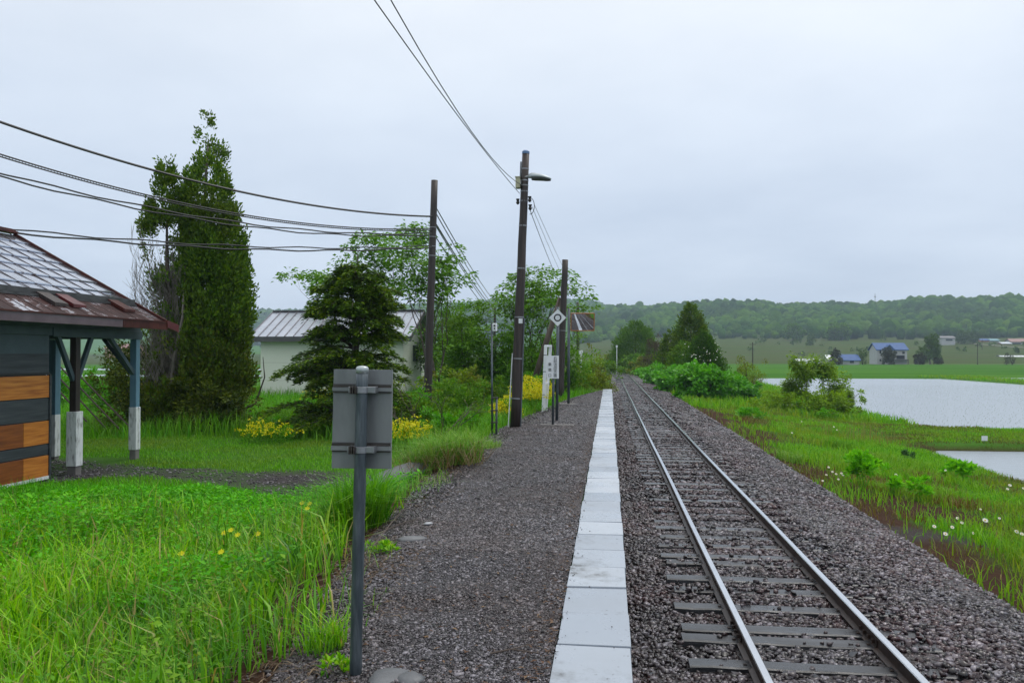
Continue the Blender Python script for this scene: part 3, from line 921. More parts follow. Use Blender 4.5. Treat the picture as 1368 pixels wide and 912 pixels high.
def conifer(name, label, base, h, prof_h, prof_r, n, leaf, m, group=None, lean=(0, 0), lump=.2, cat='tree', dirz=.7, low=None, trunk_r=.12, per=36, csize=.22, wide=.45):
    t = empty(name, base, label, cat, group)
    ncl = int(n / per)
    u = rng.random(ncl)
    # more clumps where the crown is wide
    hs = np.linspace(0, 1, 200); w = np.interp(hs, prof_h, prof_r); cdf = np.cumsum(w + .04); cdf /= cdf[-1]
    hh = np.interp(u, cdf, hs)
    a = rng.uniform(0, 6.283, ncl)
    R_ = np.interp(hh, prof_h, prof_r) * (1 + lump * (2 * (vnoise(a * 1.6, hh * h * .8, 1.0, 51)) + rng.uniform(-.6, .4, ncl)))
    rr = R_ * (.45 + .55 * rng.random(ncl) ** .45)
    cc = np.stack([rr * np.cos(a) + lean[0] * hh, rr * np.sin(a) + lean[1] * hh, hh * h], -1)
    out = np.stack([np.cos(a), np.sin(a), np.full(ncl, dirz)], -1)
    C = np.repeat(cc, per, 0); O = np.repeat(out, per, 0)
    cs = np.repeat(csize * rng.uniform(.6, 1.3, ncl) * (.35 + .65 * np.clip(R_ / max(prof_r), 0, 1)), per)[:, None]
    off = rand_dir(ncl * per) * rng.random((ncl * per, 1)) ** .5 * cs * np.array([1, 1, 1.35])
    D = O + rand_dir(len(C)) * .55
    N = rand_dir(len(C), -.3, .3) + O * .3
    Ls = rng.uniform(.6, 1.35, len(C)) * leaf
    V, F = leaves(C + off + np.array(base), D, N, Ls, Ls * wide)
    ms = m if not low else [m, low[1]]
    o = meshobj('crown', V, F, ms, t)
    if low:
        zz = (C[:, 2] + off[:, 2])
        mi = (zz + rng.normal(0, .4, len(zz)) < low[0]).astype(np.int32)
        o.data.polygons.foreach_set('material_index', mi)
    mb = MB()
    b0 = Vector(base)
    mb.tube([b0 + Vector((lean[0] * s, lean[1] * s, s * h * .93 - (.1 if s == 0 else 0))) for s in (0, .3, .6, 1)], [trunk_r, trunk_r * .75, trunk_r * .45, .015], 8)
    mb.build('trunk', M['bark'], t, smooth=True)
    return t

def gpt(x, y, dz=0):
    return Vector((x, y, float(gz(x, y)) + dz))

# ------------------------------------------------------------------ the big trees left
cb = gpt(-12.3, 22.4)
cyp = empty('cypress_tree', cb, 'tall dark cypress with two tips and bare grey twigs low on one side', 'tree')
UX, UY = np.array([.88, .47]), np.array([.47, -.88])
def cyp_part(ox, oy, h, ph, pr, n, nl, seed):
    per = 30
    hs = np.linspace(0, 1, 200); w = np.interp(hs, ph, pr); cdf = np.cumsum(w + .16); cdf /= cdf[-1]
    lh = np.interp(rng.random(nl), cdf, hs); la = rng.uniform(0, 6.283, nl)
    lR = np.interp(lh, ph, pr)
    lr = lR * np.where(rng.random(nl) < .22, rng.uniform(.05, .45, nl), rng.uniform(.5, .82, nl))
    lrad = np.clip(lR * rng.uniform(.3, .48, nl), .13, .6)
    ncl = int(n / per)
    k = rng.choice(nl, ncl, p=(lrad ** 2) / (lrad ** 2).sum())
    d = rand_dir(ncl, -.6, 1) + np.stack([np.cos(la[k]), np.sin(la[k]), np.full(ncl, .25)], -1) * .9
    d = unit(d)
    rr = lrad[k] * rng.random(ncl) ** .35
    cc = np.stack([ox + lr[k] * np.cos(la[k]), oy + lr[k] * np.sin(la[k]), lh[k] * h + .25], -1) + d * rr[:, None] * np.array([1, 1, 1.7])
    # inner filling so the trunk stays hidden
    u_, v_ = cc[:, 0] * UX[0] + cc[:, 1] * UX[1], cc[:, 0] * UY[0] + cc[:, 1] * UY[1]
    bare = (u_ < .12) & (u_ > -1.45) & (v_ > -.35) & (cc[:, 2] > 1.3) & (cc[:, 2] < 6.0 + .6 * u_)
    keep = ~(bare & (rng.random(ncl) < .95)) & (cc[:, 2] < h + .3)
    cc, d = cc[keep], d[keep]; ncl = len(cc)
    C = np.repeat(cc, per, 0); O = np.repeat(d, per, 0)
    cs = np.repeat(rng.uniform(.10, .22, ncl), per)[:, None]
    off = rand_dir(ncl * per) * rng.random((ncl * per, 1)) ** .5 * cs * np.array([1, 1, 1.5])
    D = O * .7 + rand_dir(len(C)) * .6 + np.array([0, 0, .75])
    N = rand_dir(len(C), -.3, .5) + O * .6
    Ls = rng.uniform(.6, 1.4, len(C)) * .10
    C = C + off + np.array(cb)
    return leaves(C, D, N, Ls, Ls * .5)
p1 = cyp_part(.78, .12, 8.85, [0, .05, .2, .45, .6, .75, .9, .97, 1], [.8, 1.14, 1.24, 1.14, .93, .68, .38, .2, .06], 105000, 300, 61)
p2 = cyp_part(-.20, -.34, 7.35, [0, .1, .35, .6, .82, .95, 1], [.6, .74, .72, .66, .5, .24, .06], 66000, 240, 62)
V, F = join([p1, p2])
o = meshobj('crown', V, F, [M['cypress'], M['cypress_gold']], cyp)
zc = V.reshape(-1, 4, 3)[:, 0, 2] - cb.z
o.data.polygons.foreach_set('material_index', ((zc + rng.normal(0, .5, len(zc)) < 2.7) & (rng.random(len(zc)) < .8)).astype(np.int32))
mb = MB()
mb.tube([cb + Vector(p) for p in ((0, 0, -.1), (.1, 0, 1.5), (.55, .05, 4), (.7, .1, 6.5), (.78, .12, 8.2))], [.24, .19, .12, .05, .015], 10)
mb.tube([cb + Vector(p) for p in ((-.1, .05, -.1), (-.35, .1, 1.8), (-.25, -.2, 4), (-.2, -.34, 6.2))], [.16, .12, .08, .02], 8)
mb.build('trunk', M['bark'], cyp, smooth=True)
mb = MB()
def uv(u, v, z): return cb + Vector((UX[0] * u + UY[0] * v, UX[1] * u + UY[1] * v, z))
for i in range(190):
    u0 = random.uniform(-1.2, .1); z0 = random.uniform(.9, 4.4); v0 = random.uniform(.0, .95)
    L = random.uniform(.8, 1.9); a = random.uniform(-.22, .10); sp_ = random.uniform(.4, .7)
    pts = []
    for k in range(6):
        q = k / 5
        pts.append(uv(u0 * (sp_ + (1 - sp_) * min(1, q * 1.7)) + a * q * L * .5 + random.gauss(0, .025), v0 * (.4 + .6 * min(1, q * 1.8)) + random.gauss(0, .03), z0 - .3 + q * L))
    r0 = random.uniform(.006, .013)
    mb.tube(pts, [r0, r0 * .85, r0 * .7, r0 * .5, r0 * .35, .0025], 4, cap=False)
    for q in range(5):
        p0 = pts[random.randint(1, 4)]
        mb.tube([p0, p0 + Vector((random.gauss(0, .12), random.gauss(0, .1), random.uniform(.15, .5)))], [.0055, .0025], 3, cap=False)
mb.tube([uv(-.25, .35, .6), uv(-.12, .75, 2.0), uv(.1, .85, 3.2), uv(.16, .6, 4.6), uv(.2, .3, 5.6)], [.07, .055, .04, .022, .01], 6)
mb.build('bare_branch', M['deadbark'], cyp)
mb = MB(); mb.tube([uv(.3, .5, .5), uv(1.4, .5, .4), uv(2.1, .4, .75), uv(2.35, .4, 1.5), uv(2.3, .4, 2.1)], [.06, .05, .035, .02, .01], 6)
mb.build('low_branch', M['bark'], cyp)
g = gpt(-13.55, 22.3)
bush('juniper_bush', 'dark ragged juniper bush spreading at the foot of the tall cypress', 'bush', g, .95, .9, 2.6, 9000, .09, M['cypress_gold'], lump=.45, up=.3, stems=12)
g = gpt(-11.1, 22.0)
bush('juniper_bush', 'low dark juniper bush between the tall cypress and the pale shed', 'bush', g, 1.15, .9, 1.7, 8000, .09, M['cypress_gold'], lump=.5, up=.3, stems=8)

# yew with layered boughs
yb = gpt(-7.0, 21.9)
yew = empty('yew_tree', yb, 'broad dark yew with layered boughs standing before the pale shed', 'tree')
mb = MB(); parts = []
mb.tube([yb + Vector(p) for p in ((0, 0, -.1), (.05, 0, 1.6), (.15, 0, 3.2), (.15, 0, 4.9))], [.16, .12, .07, .015], 8)
HY, RY = [0, .3, .9, 1.5, 2.2, 3.0, 3.8, 4.4, 4.95], [1.15, 1.65, 1.72, 1.5, 1.3, 1.22, 1.15, .9, .38]
for i in range(235):
    h = random.uniform(.15, 4.9) if i > 30 else random.uniform(3.2, 4.95); a = random.uniform(0, 6.283)
    L = np.interp(h, HY, RY) * random.uniform(.72, 1.15)
    if math.cos(a) < -.4 and h < 1.7: L *= 1.28
    d = Vector((math.cos(a), math.sin(a), 0)); n = 6
    rise = random.uniform(.0, .36)
    pts = [yb + Vector((.12 * h / 4.9, 0, h * .93)) + d * (L * k / n) + Vector((0, 0, rise * L * math.sin(2.2 * k / n) - .12 * L * (k / n) ** 2)) for k in range(n + 1)]
    mb.tube(pts, [.03 * (1 - .85 * k / n) + .003 for k in range(n + 1)], 4, cap=False)
    m_ = int(190 * L)
    s = .25 + .78 * rng.random(m_) ** .7
    ii = np.clip((s * n).astype(int), 0, n - 1); fr = np.clip(s * n - ii, 0, 1.2)[:, None]
    P = np.array([list(p) for p in pts]); base = P[ii] * (1 - fr) + P[ii + 1] * fr
    sd = np.array([-d.y, d.x, 0]); wd = (.42 * (1.15 - s) + .10) * rng.uniform(-1, 1, m_)
    C = base + sd[None] * wd[:, None] * L * .55 + np.stack([np.zeros(m_)] * 2 + [rng.normal(0, .045, m_) - .10 * np.abs(wd)], -1)
    D = np.array(d)[None] * .8 + sd[None] * np.sign(wd)[:, None] * .7 + rand_dir(m_) * .45 + np.array([0, 0, -.05])
    N = np.array([0, 0, 1.0]) + rng.normal(0, .3, (m_, 3))
    Ls = rng.uniform(.6, 1.35, m_) * .12
    parts.append(leaves(C, D, N, Ls, Ls * .42))
V, F = join(parts)
meshobj('crown', V, F, M['yew'], yew)
mb.build('trunk', M['bark'], yew)

# angelica-like broadleaved trees behind the shed and poles
broadleaf('broadleaf_tree', 'loose broadleaved tree rising behind the dark yew and the shed roof', 'tree', tuple(gpt(-13.7, 46.5)),
          [(-.42, 0, 1, .85), (.0, -.1, 1, 1.05), (.3, .1, 1, 1.0), (-.8, -.1, .8, .72), (.12, .3, 1, 1)], 3, 3.75, .27, 62, M['angelica'], spray=.66, spread=.62, up=.34, rad=.085, group='broadleaved trees along the railway')
broadleaf('broadleaf_tree', 'slender open broadleaved tree just behind the dark utility pole without a lamp', 'tree', tuple(gpt(-6.9, 32.5)),
          [(-.22, 0, 1, 1.05), (.06, -.1, 1, 1.08), (.22, .1, 1, .95), (-.45, .2, 1, .9)], 3, 2.45, .20, 40, M['angelica'], spray=.42, spread=.48, up=.36, rad=.06, group='broadleaved trees along the railway')
broadleaf('broadleaf_tree', 'wide flat topped broadleaved tree behind the lamp pole and the round mirror post', 'tree', tuple(gpt(-3.5, 37.5)),
          [(-.45, 0, 1, .92), (.05, -.1, 1, .98), (.35, .1, 1, .95), (.6, .0, 1, .9), (-.75, 0, .9, .85), (-.1, .3, 1, 1), (.2, -.3, 1, .9)], 3, 2.6, .19, 54, M['angelica'], spray=.46, spread=.72, up=.28, rad=.07, group='broadleaved trees along the railway')
g = gpt(-6.4, 37)
bush('leafy_tree', 'rounded mid green leafy tree between the two dark wooden poles', 'tree', g, 1.4, 1.4, 4.0, 6500, .16, M['bushleaf'], lump=.5, stems=16, hollow=.3)
g = gpt(-8.3, 42)
bush('leafy_tree', 'taller leafy tree beyond the shed gable and the pole', 'tree', g, 1.5, 1.4, 4.9, 6000, .17, M['bushleaf'], lump=.45, stems=10)
g = gpt(-4.3, 36.6)
bush('thicket_bush', 'dense green thicket behind the wooden lamp pole', 'bush', g, 1.6, 1.2, 3.0, 8000, .14, M['angelica'], lump=.5, stems=16)
g = gpt(-2.5, 40)
bush('thicket_bush', 'dense green thicket behind the leaning brown strut', 'bush', g, 1.5, 1.1, 3.0, 6500, .14, M['angelica'], lump=.5, stems=16)
g = gpt(-5.6, 30.6)
bush('thicket_bush', 'low thicket of brown green shoots behind the thin grey post', 'bush', g, 1.3, .9, 1.6, 4200, .12, M['olive'], lump=.5, stems=18)
g = gpt(-.95, 42.5)
bush('withered_bush', 'round withered bush with pale brown leaves at the platform end', 'bush', g, 1.15, 1.0, 1.55, 4200, .12, M['olive'], lump=.35, stems=14)
g = gpt(-1.25, 46)
bush('open_shrub', 'small open shrub rising behind the withered bush', 'bush', g, 1.1, .9, 2.6, 2200, .13, M['olive'], lump=.5, stems=16, hollow=.2)
g = gpt(-16.8, 44.5)
bush('leafy_tree', 'small leafy tree half hidden between the cypress and the pale shed', 'tree', g, 1.2, 1.1, 2.9, 3500, .16, M['olive'], lump=.4, stems=10)

# ------------------------------------------------------------------ shelter
sh0 = Vector((-9.77, 13.39, -.5))
sh = empty('waiting_shelter', sh0, 'wooden waiting shelter with slate and orange boards and a rusty sheet roof', 'shelter')
XF, XB, YN, YF, ZG = -9.77, -15.5, 5.5, 13.39, -.5
# body
mb = MB(); mb.box(XB, XF - .02, YN, YF - .02, ZG - .1, 2.5)
mb.build('wall', M['slate'], sh)
mb = MB(); mb.box(XF - .018, XF + .012, YN, YF, 1.36, 2.0); mb.build('upper_wall_board', M['tealpaint'], sh)
mb = MB(); mb.box(XB, XF + .04, YF - .01, 16.2, 2.153, 2.19); mb.box(XF - .015, XF + .03, YN, YF - .02, 2.153, 2.52); mb.box(XF - .015, XF + .03, YF - .015, 16.2, 2.193, 2.52); mb.build('porch_ceiling', M['tealpaint'], sh)
mb = MB(); mb.box(XF - .015, XF + .03, YN, YF + .012, 1.325, 1.358); mb.build('trim_strip', M['black'], sh)
mb = MB(); mb.box(XF - .03, XF + .035, YF + .002, YF + .05, ZG, 1.324); mb.build('corner_board', M['slate'], sh)
def zrow(py):
    d = ray(62, py); return CH + d.z * (XF / d.x)
rows = [(472, 500.5, 's'), (501, 531, 'o'), (531.5, 561, 's'), (561.5, 592.5, 'od'), (593, 607, 's'), (607.5, 637.5, 'od')]
ysp = YF - .62
for (p0, p1, kd) in rows:
    z1, z0 = zrow(p0), zrow(p1)
    if kd == 's':
        b_ = MB(); b_.box(XF - .018, XF + .015, YN, YF, z0 + .006, z1 - .004); b_.build('plank', M['slate'], sh, bevel=.004)
    elif kd == 'o':
        b_ = MB(); b_.box(XF - .018, XF + .02, YF - 1.8, YF, z0 + .006, z1 - .004); tag(b_.build('plank', M['orange'], sh, bevel=.004), 'orange wooden plank')
        b_ = MB(); b_.box(XF - .018, XF + .02, YN, YF - 1.806, z0 + .006, z1 - .004); tag(b_.build('plank', M['orange'], sh, bevel=.004), 'orange wooden plank')
    else:
        b_ = MB(); b_.box(XF - .018, XF + .02, ysp, YF, z0 + .006, z1 - .004); tag(b_.build('plank', M['orange'], sh, bevel=.004), 'orange wooden plank')
        b_ = MB(); b_.box(XF - .018, XF + .018, YN, ysp - .005, z0 + .006, z1 - .004); tag(b_.build('plank', M['orange_dark'], sh, bevel=.004), 'dark orange brown plank')
mb = MB(); mb.box(XF - .02, XF + .03, YN, YF, ZG + .0, ZG + .055); mb.build('sill_strip', M['oldwhite'], sh)
# beams
mb = MB(); mb.box(XF - .10, XF + .06, YF + .05, 16.22, 1.985, 2.15); mb.box(XF - .08, XF + .04, YN, YF + .05, 2.003, 2.15); mb.build('beam', M['tealpaint'], sh, bevel=.006)
mb = MB(); mb.box(-15.5, XF - .11, 15.99, 16.13, 1.99, 2.14); mb.build('beam', M['tealpaint'], sh, bevel=.006)
def post(x, y, w, top, mtop, basez, wb, side=None, foot=.12):
    b_ = MB(); b_.box(x - w / 2, x + w / 2, y - w / 2, y + w / 2, ZG + .55, 1.983); p = b_.build('post', mtop, sh, bevel=.008)
    b_ = MB(); b_.box(x - wb / 2, x + wb / 2, y - wb / 2, y + wb / 2, ZG + foot, basez); b_.build('post_casing', M['oldwhite'], p, bevel=.008)
    b_ = MB(); b_.box(x - wb * .42, x + wb * .42, y - wb * .42, y + wb * .42, ZG - .1, ZG + foot - .002); b_.build('post_footing', M['concrete_dark'], p, bevel=.01)
post(XF - .02, 14.15, .13, 0, M['polewood'], .62, .20)
post(XF - .02, 16.08, .14, 0, M['bluepaint'], .58, .165, foot=.2)
post(-11.5, 15.95, .17, 0, M['bluepaint'], .42, .175, foot=.05)
post(-15.3, 15.95, .16, 0, M['bluepaint'], .42, .175, foot=.05)
for (y0, y1, x1) in ((14.15, 13.65, XF - .02), (14.15, 14.62, XF - .02), (16.08, 15.2, XF - .02)):
    b_ = MB(); b_.beam((XF - .02, y0 + .06 * (1 if y1 > y0 else -1), 1.2 if y0 < 15 else 1.28), (x1, y1, 2.0), .07, .08); b_.build('brace', M['tealpaint'], sh)
b_ = MB(); b_.beam((XF - .09, 16.08, 1.28), (XF - .7, 16.06, 2.0), .07, .08); b_.build('brace', M['tealpaint'], sh)
# roof: sheets on two slopes
XR, ZR, XE, ZE = -12.62, 4.22, -9.17, 2.34
Y1 = 16.15
XK = -9.9
sl_ = (ZR - ZE) / (XE - XR)
def rz(x): return ZE + (XE - x) * sl_
M['seamdark'] = mat('dark_seam', [(.022, .012, .012), (.05, .025, .024)], 4, .5)
def roofmat():
    m, nt, bb = nmat('roof_sheet')
    g = nt.nodes.new('ShaderNodeNewGeometry')
    c = ramp(nt, [(.46, .49, .57), (.52, .55, .63), (.56, .59, .67)], g.outputs['Random Per Island'])
    n = noise(nt, 2.0, 7, .7)
    st = ramp(nt, [(.10, .03, .02, .33), (1, 1, 1, .40)], n)
    c = mixc(nt, 1.0, c, st, 'MULTIPLY')
    nt.links.new(c, bb.inputs['Base Color'])
    bb.inputs['Roughness'].default_value = .16
    bb.inputs['Metallic'].default_value = .9
    bump(nt, bb, noise(nt, 3, 4, .6), .06, .02)
    return m
M['roofsheet'] = roofmat()
def roofrust():
    m, nt, bb = nmat('rusty_roof_sheet')
    n = noise(nt, 1.7, 8, .7, stretch=(1.6, .8, 1))
    c = ramp(nt, [(.008, .0022, .002, .3), (.022, .0045, .004, .46), (.04, .010, .008, .55), (.50, .50, .56, .60)], n)
    nt.links.new(c, bb.inputs['Base Color'])
    r_ = ramp(nt, [(.6, .6, .6, .53), (.13, .13, .13, .60)], n)
    nt.links.new(r_, bb.inputs['Roughness'])
    nt.links.new(ramp(nt, [(.0, .0, .0, .54), (.9, .9, .9, .60)], n), bb.inputs['Metallic'])
    bb.inputs['Specular IOR Level'].default_value = .2
    bump(nt, bb, n, .15, .02)
    return m
M['roofrust'] = roofrust()
mb = MB(); seam = MB()
rowsx = np.linspace(XR, XK, 8)
for i in range(7):
    xa, xb_ = rowsx[i], rowsx[i + 1]
    y = 5.0 - (i % 2) * .03
    while y < Y1 - .02:
        ya, yb_ = max(y + .006, 5.0), min(y + .455, Y1)
        lift = random.uniform(.0, .006); l2 = random.uniform(0, .008)
        mb.add([(xa, ya, rz(xa) + lift - .012), (xb_ + .01, ya, rz(xb_) + .012 + lift), (xb_ + .01, yb_, rz(xb_) + .012 + l2), (xa, yb_, rz(xa) + l2 - .012),
                (xb_ + .01, ya, rz(xb_) - .006), (xb_ + .01, yb_, rz(xb_) - .006)], [(0, 1, 2, 3), (1, 4, 5, 2)])
        seam.beam((xa, yb_ + .003, rz(xa) + .008), (xb_, yb_ + .003, rz(xb_) + .02), .011, .012)
        y += .46
def sheeted(name, mb, seam, m1):
    k = len(mb.f); mb.add(seam.v, seam.f)
    o = mb.build(name, [m1, M['seamdark']], sh)
    o.data.polygons.foreach_set('material_index', (np.arange(len(mb.f)) >= k).astype(np.int32))
sheeted('roof_sheet', mb, seam, M['roofsheet'])
mb = MB(); seam = MB()
y = 5.0
while y < Y1 - .02:
    yb_ = min(y + .30, Y1)
    z_ = random.uniform(0, .008)
    mb.add([(XK, y + .004, rz(XK) + z_), (XE, y + .004, rz(XE) + z_), (XE, yb_, rz(XE) + z_), (XK, yb_, rz(XK) + z_)], [(0, 1, 2, 3)])
    seam.beam((XK, yb_, rz(XK) + .008), (XE - .01, yb_, rz(XE) + .008), .010, .012)
    y += .30
sheeted('eave_sheet', mb, seam, M['roofrust'])
# underside, far slope, ridge cap, rake, fascia
mb = MB()
mb.add([(XR, 5, ZR - .09), (XE - .02, 5, ZE - .09), (XE - .02, Y1 - .02, ZE - .09), (XR, Y1 - .02, ZR - .09),
        (XR, 5, ZR - .03), (XE - .02, 5, ZE - .03), (XE - .02, Y1 - .02, ZE - .03), (XR, Y1 - .02, ZR - .03)], [(0, 3, 2, 1), (4, 5, 6, 7), (0, 1, 5, 4), (1, 2, 6, 5), (2, 3, 7, 6), (3, 0, 4, 7)])
mb.build('roof_deck', M['darktrim'], sh)
mb = MB()
XW = -16.06; ZW = ZR - (XR - XW) * sl_
mb.add([(XR, 5, ZR - .02), (XW, 5, ZW), (XW, Y1, ZW), (XR, Y1, ZR - .02), (XR, 5, ZR - .09), (XW, 5, ZW - .07), (XW, Y1, ZW - .07), (XR, Y1, ZR - .09)], [(0, 3, 2, 1), (4, 5, 6, 7), (0, 1, 5, 4), (1, 2, 6, 5), (2, 3, 7, 6), (3, 0, 4, 7)])
mb.build('rear_roof', M['rust'], sh)
mb = MB(); mb.beam((XR, 5, ZR + .045), (XR, Y1 + .03, ZR + .045), .2, .05); mb.beam((XR, 5, ZR + .09), (XR, Y1 + .03, ZR + .09), .09, .05); mb.build('ridge_cap', M['rust'], sh, bevel=.01)
mb = MB(); mb.beam((XR, Y1 + .02, ZR + .0), (XE, Y1 + .02, ZE + .0), .05, .1); mb.build('rake_board', M['rust'], sh)
mb = MB(); mb.beam((XE + .015, 5, ZE - .07), (XE + .015, 14.6, ZE - .07), .035, .17); tag(mb.build('fascia', mat('mauve_fascia', [(.07, .045, .055), (.12, .085, .10)], 3, .35), sh, bevel=.004), 'mauve fascia board')
mb = MB(); mb.beam((XE + .015, 14.61, ZE - .075), (XE + .015, Y1 + .05, ZE - .075), .04, .16); mb.build('fascia', M['rust'], sh, bevel=.004)
mb = MB(); mb.beam((XE + .0, 5, ZE + .006), (XE + .0, Y1 + .03, ZE + .006), .1, .025); mb.build('eave_drip', M['rust'], sh)
mb = MB(); mb.add([(XE + .05, Y1 + .0, ZE - .11), (XE + .05, Y1 + .0, ZE + .04), (XE + .08, Y1 + .4, ZE - .04), (XE + .08, Y1 + .4, ZE - .2), (XE - .1, Y1 + .0, ZE - .11), (XE - .1, Y1 + .0, ZE + .05), (XE - .06, Y1 + .4, ZE - .0), (XE - .06, Y1 + .4, ZE - .2)],
                  [(0, 1, 2, 3), (7, 6, 5, 4), (1, 5, 6, 2), (0, 3, 7, 4), (3, 2, 6, 7), (0, 4, 5, 1)])
mb.build('gutter_end', M['redpaint'], sh)
# snow guard and its weathered blocks
mb = MB(); xg = XK + .06
mb.beam((xg, 5, rz(xg) + .06), (xg, Y1 - .05, rz(xg) + .06), .05, .085); mb.beam((xg + .09, 5, rz(xg + .09) + .03), (xg + .09, Y1 - .12, rz(xg + .09) + .03), .03, .05); mb.build('snow_guard', mat('guard_steel', [(.045, .045, .046), (.10, .10, .10)], 5, .4, .5), sh)
for (y, mm) in ((13.25, M['polewood']), (13.75, M['redpaint']), (15.3, M['rust'])):
    b_ = MB(); xa, xb_ = xg + .05, xg + .40
    b_.add([(xa, y - .16, rz(xa) + .08), (xa, y + .16, rz(xa) + .08), (xb_, y + .2, rz(xb_) + .07), (xb_, y - .16, rz(xb_) + .08),
            (xa, y - .16, rz(xa) + .015), (xa, y + .16, rz(xa) + .015), (xb_, y + .2, rz(xb_) + .03), (xb_, y - .16, rz(xb_) + .015)],
           [(0, 3, 2, 1), (4, 5, 6, 7), (0, 1, 5, 4), (1, 2, 6, 5), (2, 3, 7, 6), (3, 0, 4, 7)])
    b_.build('guard_block', mm, sh)
# diagonal poles of a drying rack behind the shelter
rk = empty('drying_rack', (-13.4, 21.0, float(gz(-13.4, 21))), 'thin dark diagonal rack poles seen through the shelter porch', 'rack')
for i in range(4):
    b_ = MB(); x = -15.6 + i * .5
    b_.tube([(x, 20.2 + .1 * i, 1.9 - .25 * i), (x + 1.9, 20.3 + .1 * i, -.1 - .2 * i)], .022, 6); b_.build('pole', M['twig'], rk)
b_ = MB()
b_.tube([(-14.2, 20.4, -.6), (-14.25, 20.4, 1.3)], .025, 6); b_.tube([(-15.4, 20.4, -.6), (-15.4, 20.4, 1.8)], .025, 6); b_.build('upright', M['twig'], rk)

# ------------------------------------------------------------------ pale shed
s0 = Vector((-13, 41.5, float(gz(-13, 41.5))))
sd = empty('storage_shed', s0, 'pale cream shed with grey standing seam roof behind the dark yew', 'shed')
x0, x1, y0, y1, zg, ze, zr_ = -17.13, -9.94, 39.0, 44.0, -.85, 2.56, 3.93
mb = MB()
ov = .42; zw = ze - .08
mb.add([(x0, y0, zg), (x1, y0, zg), (x1, y1, zg), (x0, y1, zg), (x0, y0, zw), (x1, y0, zw), (x1, 41.5, zr_ - .18), (x1, y1, zw), (x0, y1, zw), (x0, 41.5, zr_ - .18)],
       [(0, 1, 5, 4), (1, 2, 7, 6, 5), (2, 3, 8, 7), (3, 0, 4, 9, 8)])
def sidingmat():
    m, nt, bb = nmat('shed_siding')
    w = nt.nodes.new('ShaderNodeTexWave'); w.wave_type = 'BANDS'; w.bands_direction = 'Z'; w.wave_profile = 'SAW'; w.inputs['Scale'].default_value = .36
    tc = nt.nodes.new('ShaderNodeTexCoord'); nt.links.new(tc.outputs['Object'], w.inputs['Vector'])
    c = ramp(nt, [(.60, .63, .54), (.68, .71, .62)], noise(nt, 1.0, 5))
    l = ramp(nt, [(.72, .72, .72, .0), (1, 1, 1, .05)], w.outputs['Fac'])
    nt.links.new(mixc(nt, 1.0, c, l, 'MULTIPLY'), bb.inputs['Base Color']); bb.inputs['Roughness'].default_value = .6
    bump(nt, bb, w.outputs['Fac'], .3, .02)
    return m
mb.build('wall', sidingmat(), sd)
mb = MB(); seam = MB()
xa, xb_ = x0 - .40, x1 + .5
yf, yb2 = y0 - ov, y1 + ov; sl2 = (zr_ - ze) / (41.5 - yf)
for s_ in (0, 1):
    ye = yf if s_ == 0 else yb2
    mb.add([(xa, ye, ze), (xb_, ye, ze), (xb_, 41.5, zr_), (xa, 41.5, zr_), (xa, ye, ze - .06), (xb_, ye, ze - .06), (xb_, 41.5, zr_ - .06), (xa, 41.5, zr_ - .06)],
           [(0, 1, 2, 3), (7, 6, 5, 4), (0, 4, 5, 1), (1, 5, 6, 2), (3, 2, 6, 7), (0, 3, 7, 4)])
    for k in range(19):
        x = xa + (xb_ - xa) * k / 18
        seam.beam((x, ye, ze + .012), (x, 41.5, zr_ + .012), .04, .045)
ro = mb.build('roof', M['shedroof'], sd)
seam.build('standing_seam', mat('seam_metal', [(.13, .12, .135), (.2, .19, .205)], 2, .4, .3), ro)
mb = MB(); mb.box(xa, xb_, yf - .03, yf - .003, ze - .26, ze + .0); mb.build('fascia', M['darktrim'], sd)
for ye in (yf, yb2):
    mb = MB(); mb.beam((xb_ + .012, ye, ze - .08), (xb_ + .012, 41.5, zr_ - .08), .02, .2); mb.build('rake_board', M['darktrim'], sd)
mb = MB(); mb.box(xa + .05, xb_ - .05, yf + .01, y0 - .002, ze - .2, ze - .17); mb.build('soffit', M['darktrim'], sd)
mb = MB(); mb.beam((xa, 41.5, zr_ + .03), (xb_, 41.5, zr_ + .03), .22, .06); mb.build('ridge_cap', M['darktrim'], sd)
yw, zw_ = 41.5, 1.75
def window(parent, x, y, z, w, h, axis='x'):
    fr = MB()
    if axis == 'x':
        fr.box(x, x + .05, y - w / 2, y + w / 2, z - h / 2, z - h / 2 + .07); fr.box(x, x + .05, y - w / 2, y + w / 2, z + h / 2 - .07, z + h / 2)
        fr.box(x, x + .05, y - w / 2, y - w / 2 + .07, z - h / 2 + .07, z + h / 2 - .07); fr.box(x, x + .05, y + w / 2 - .07, y + w / 2, z - h / 2 + .07, z + h / 2 - .07)
        fr.box(x, x + .045, y - .025, y + .025, z - h / 2 + .07, z + h / 2 - .07)
        p = fr.build('window', M['galv'], parent)
        g_ = MB(); g_.box(x, x + .02, y - w / 2 + .05, y + w / 2 - .05, z - h / 2 + .05, z + h / 2 - .05); g_.build('pane', M['glass'], p)
window(sd, x1, yw, zw_, .9, .82)
mb = MB(); mb.tube([(x1 + .05, y0 + 3.55, zg), (x1 + .05, y0 + 3.55, 2.6)], .035, 6); mb.build('downpipe', M['white'], sd)

# ------------------------------------------------------------------ poles and wires
def ring(mb, c, axis, r, h, sides=14):
    mb.tube([Vector(c) - axis * h / 2, Vector(c) + axis * h / 2], r, sides)

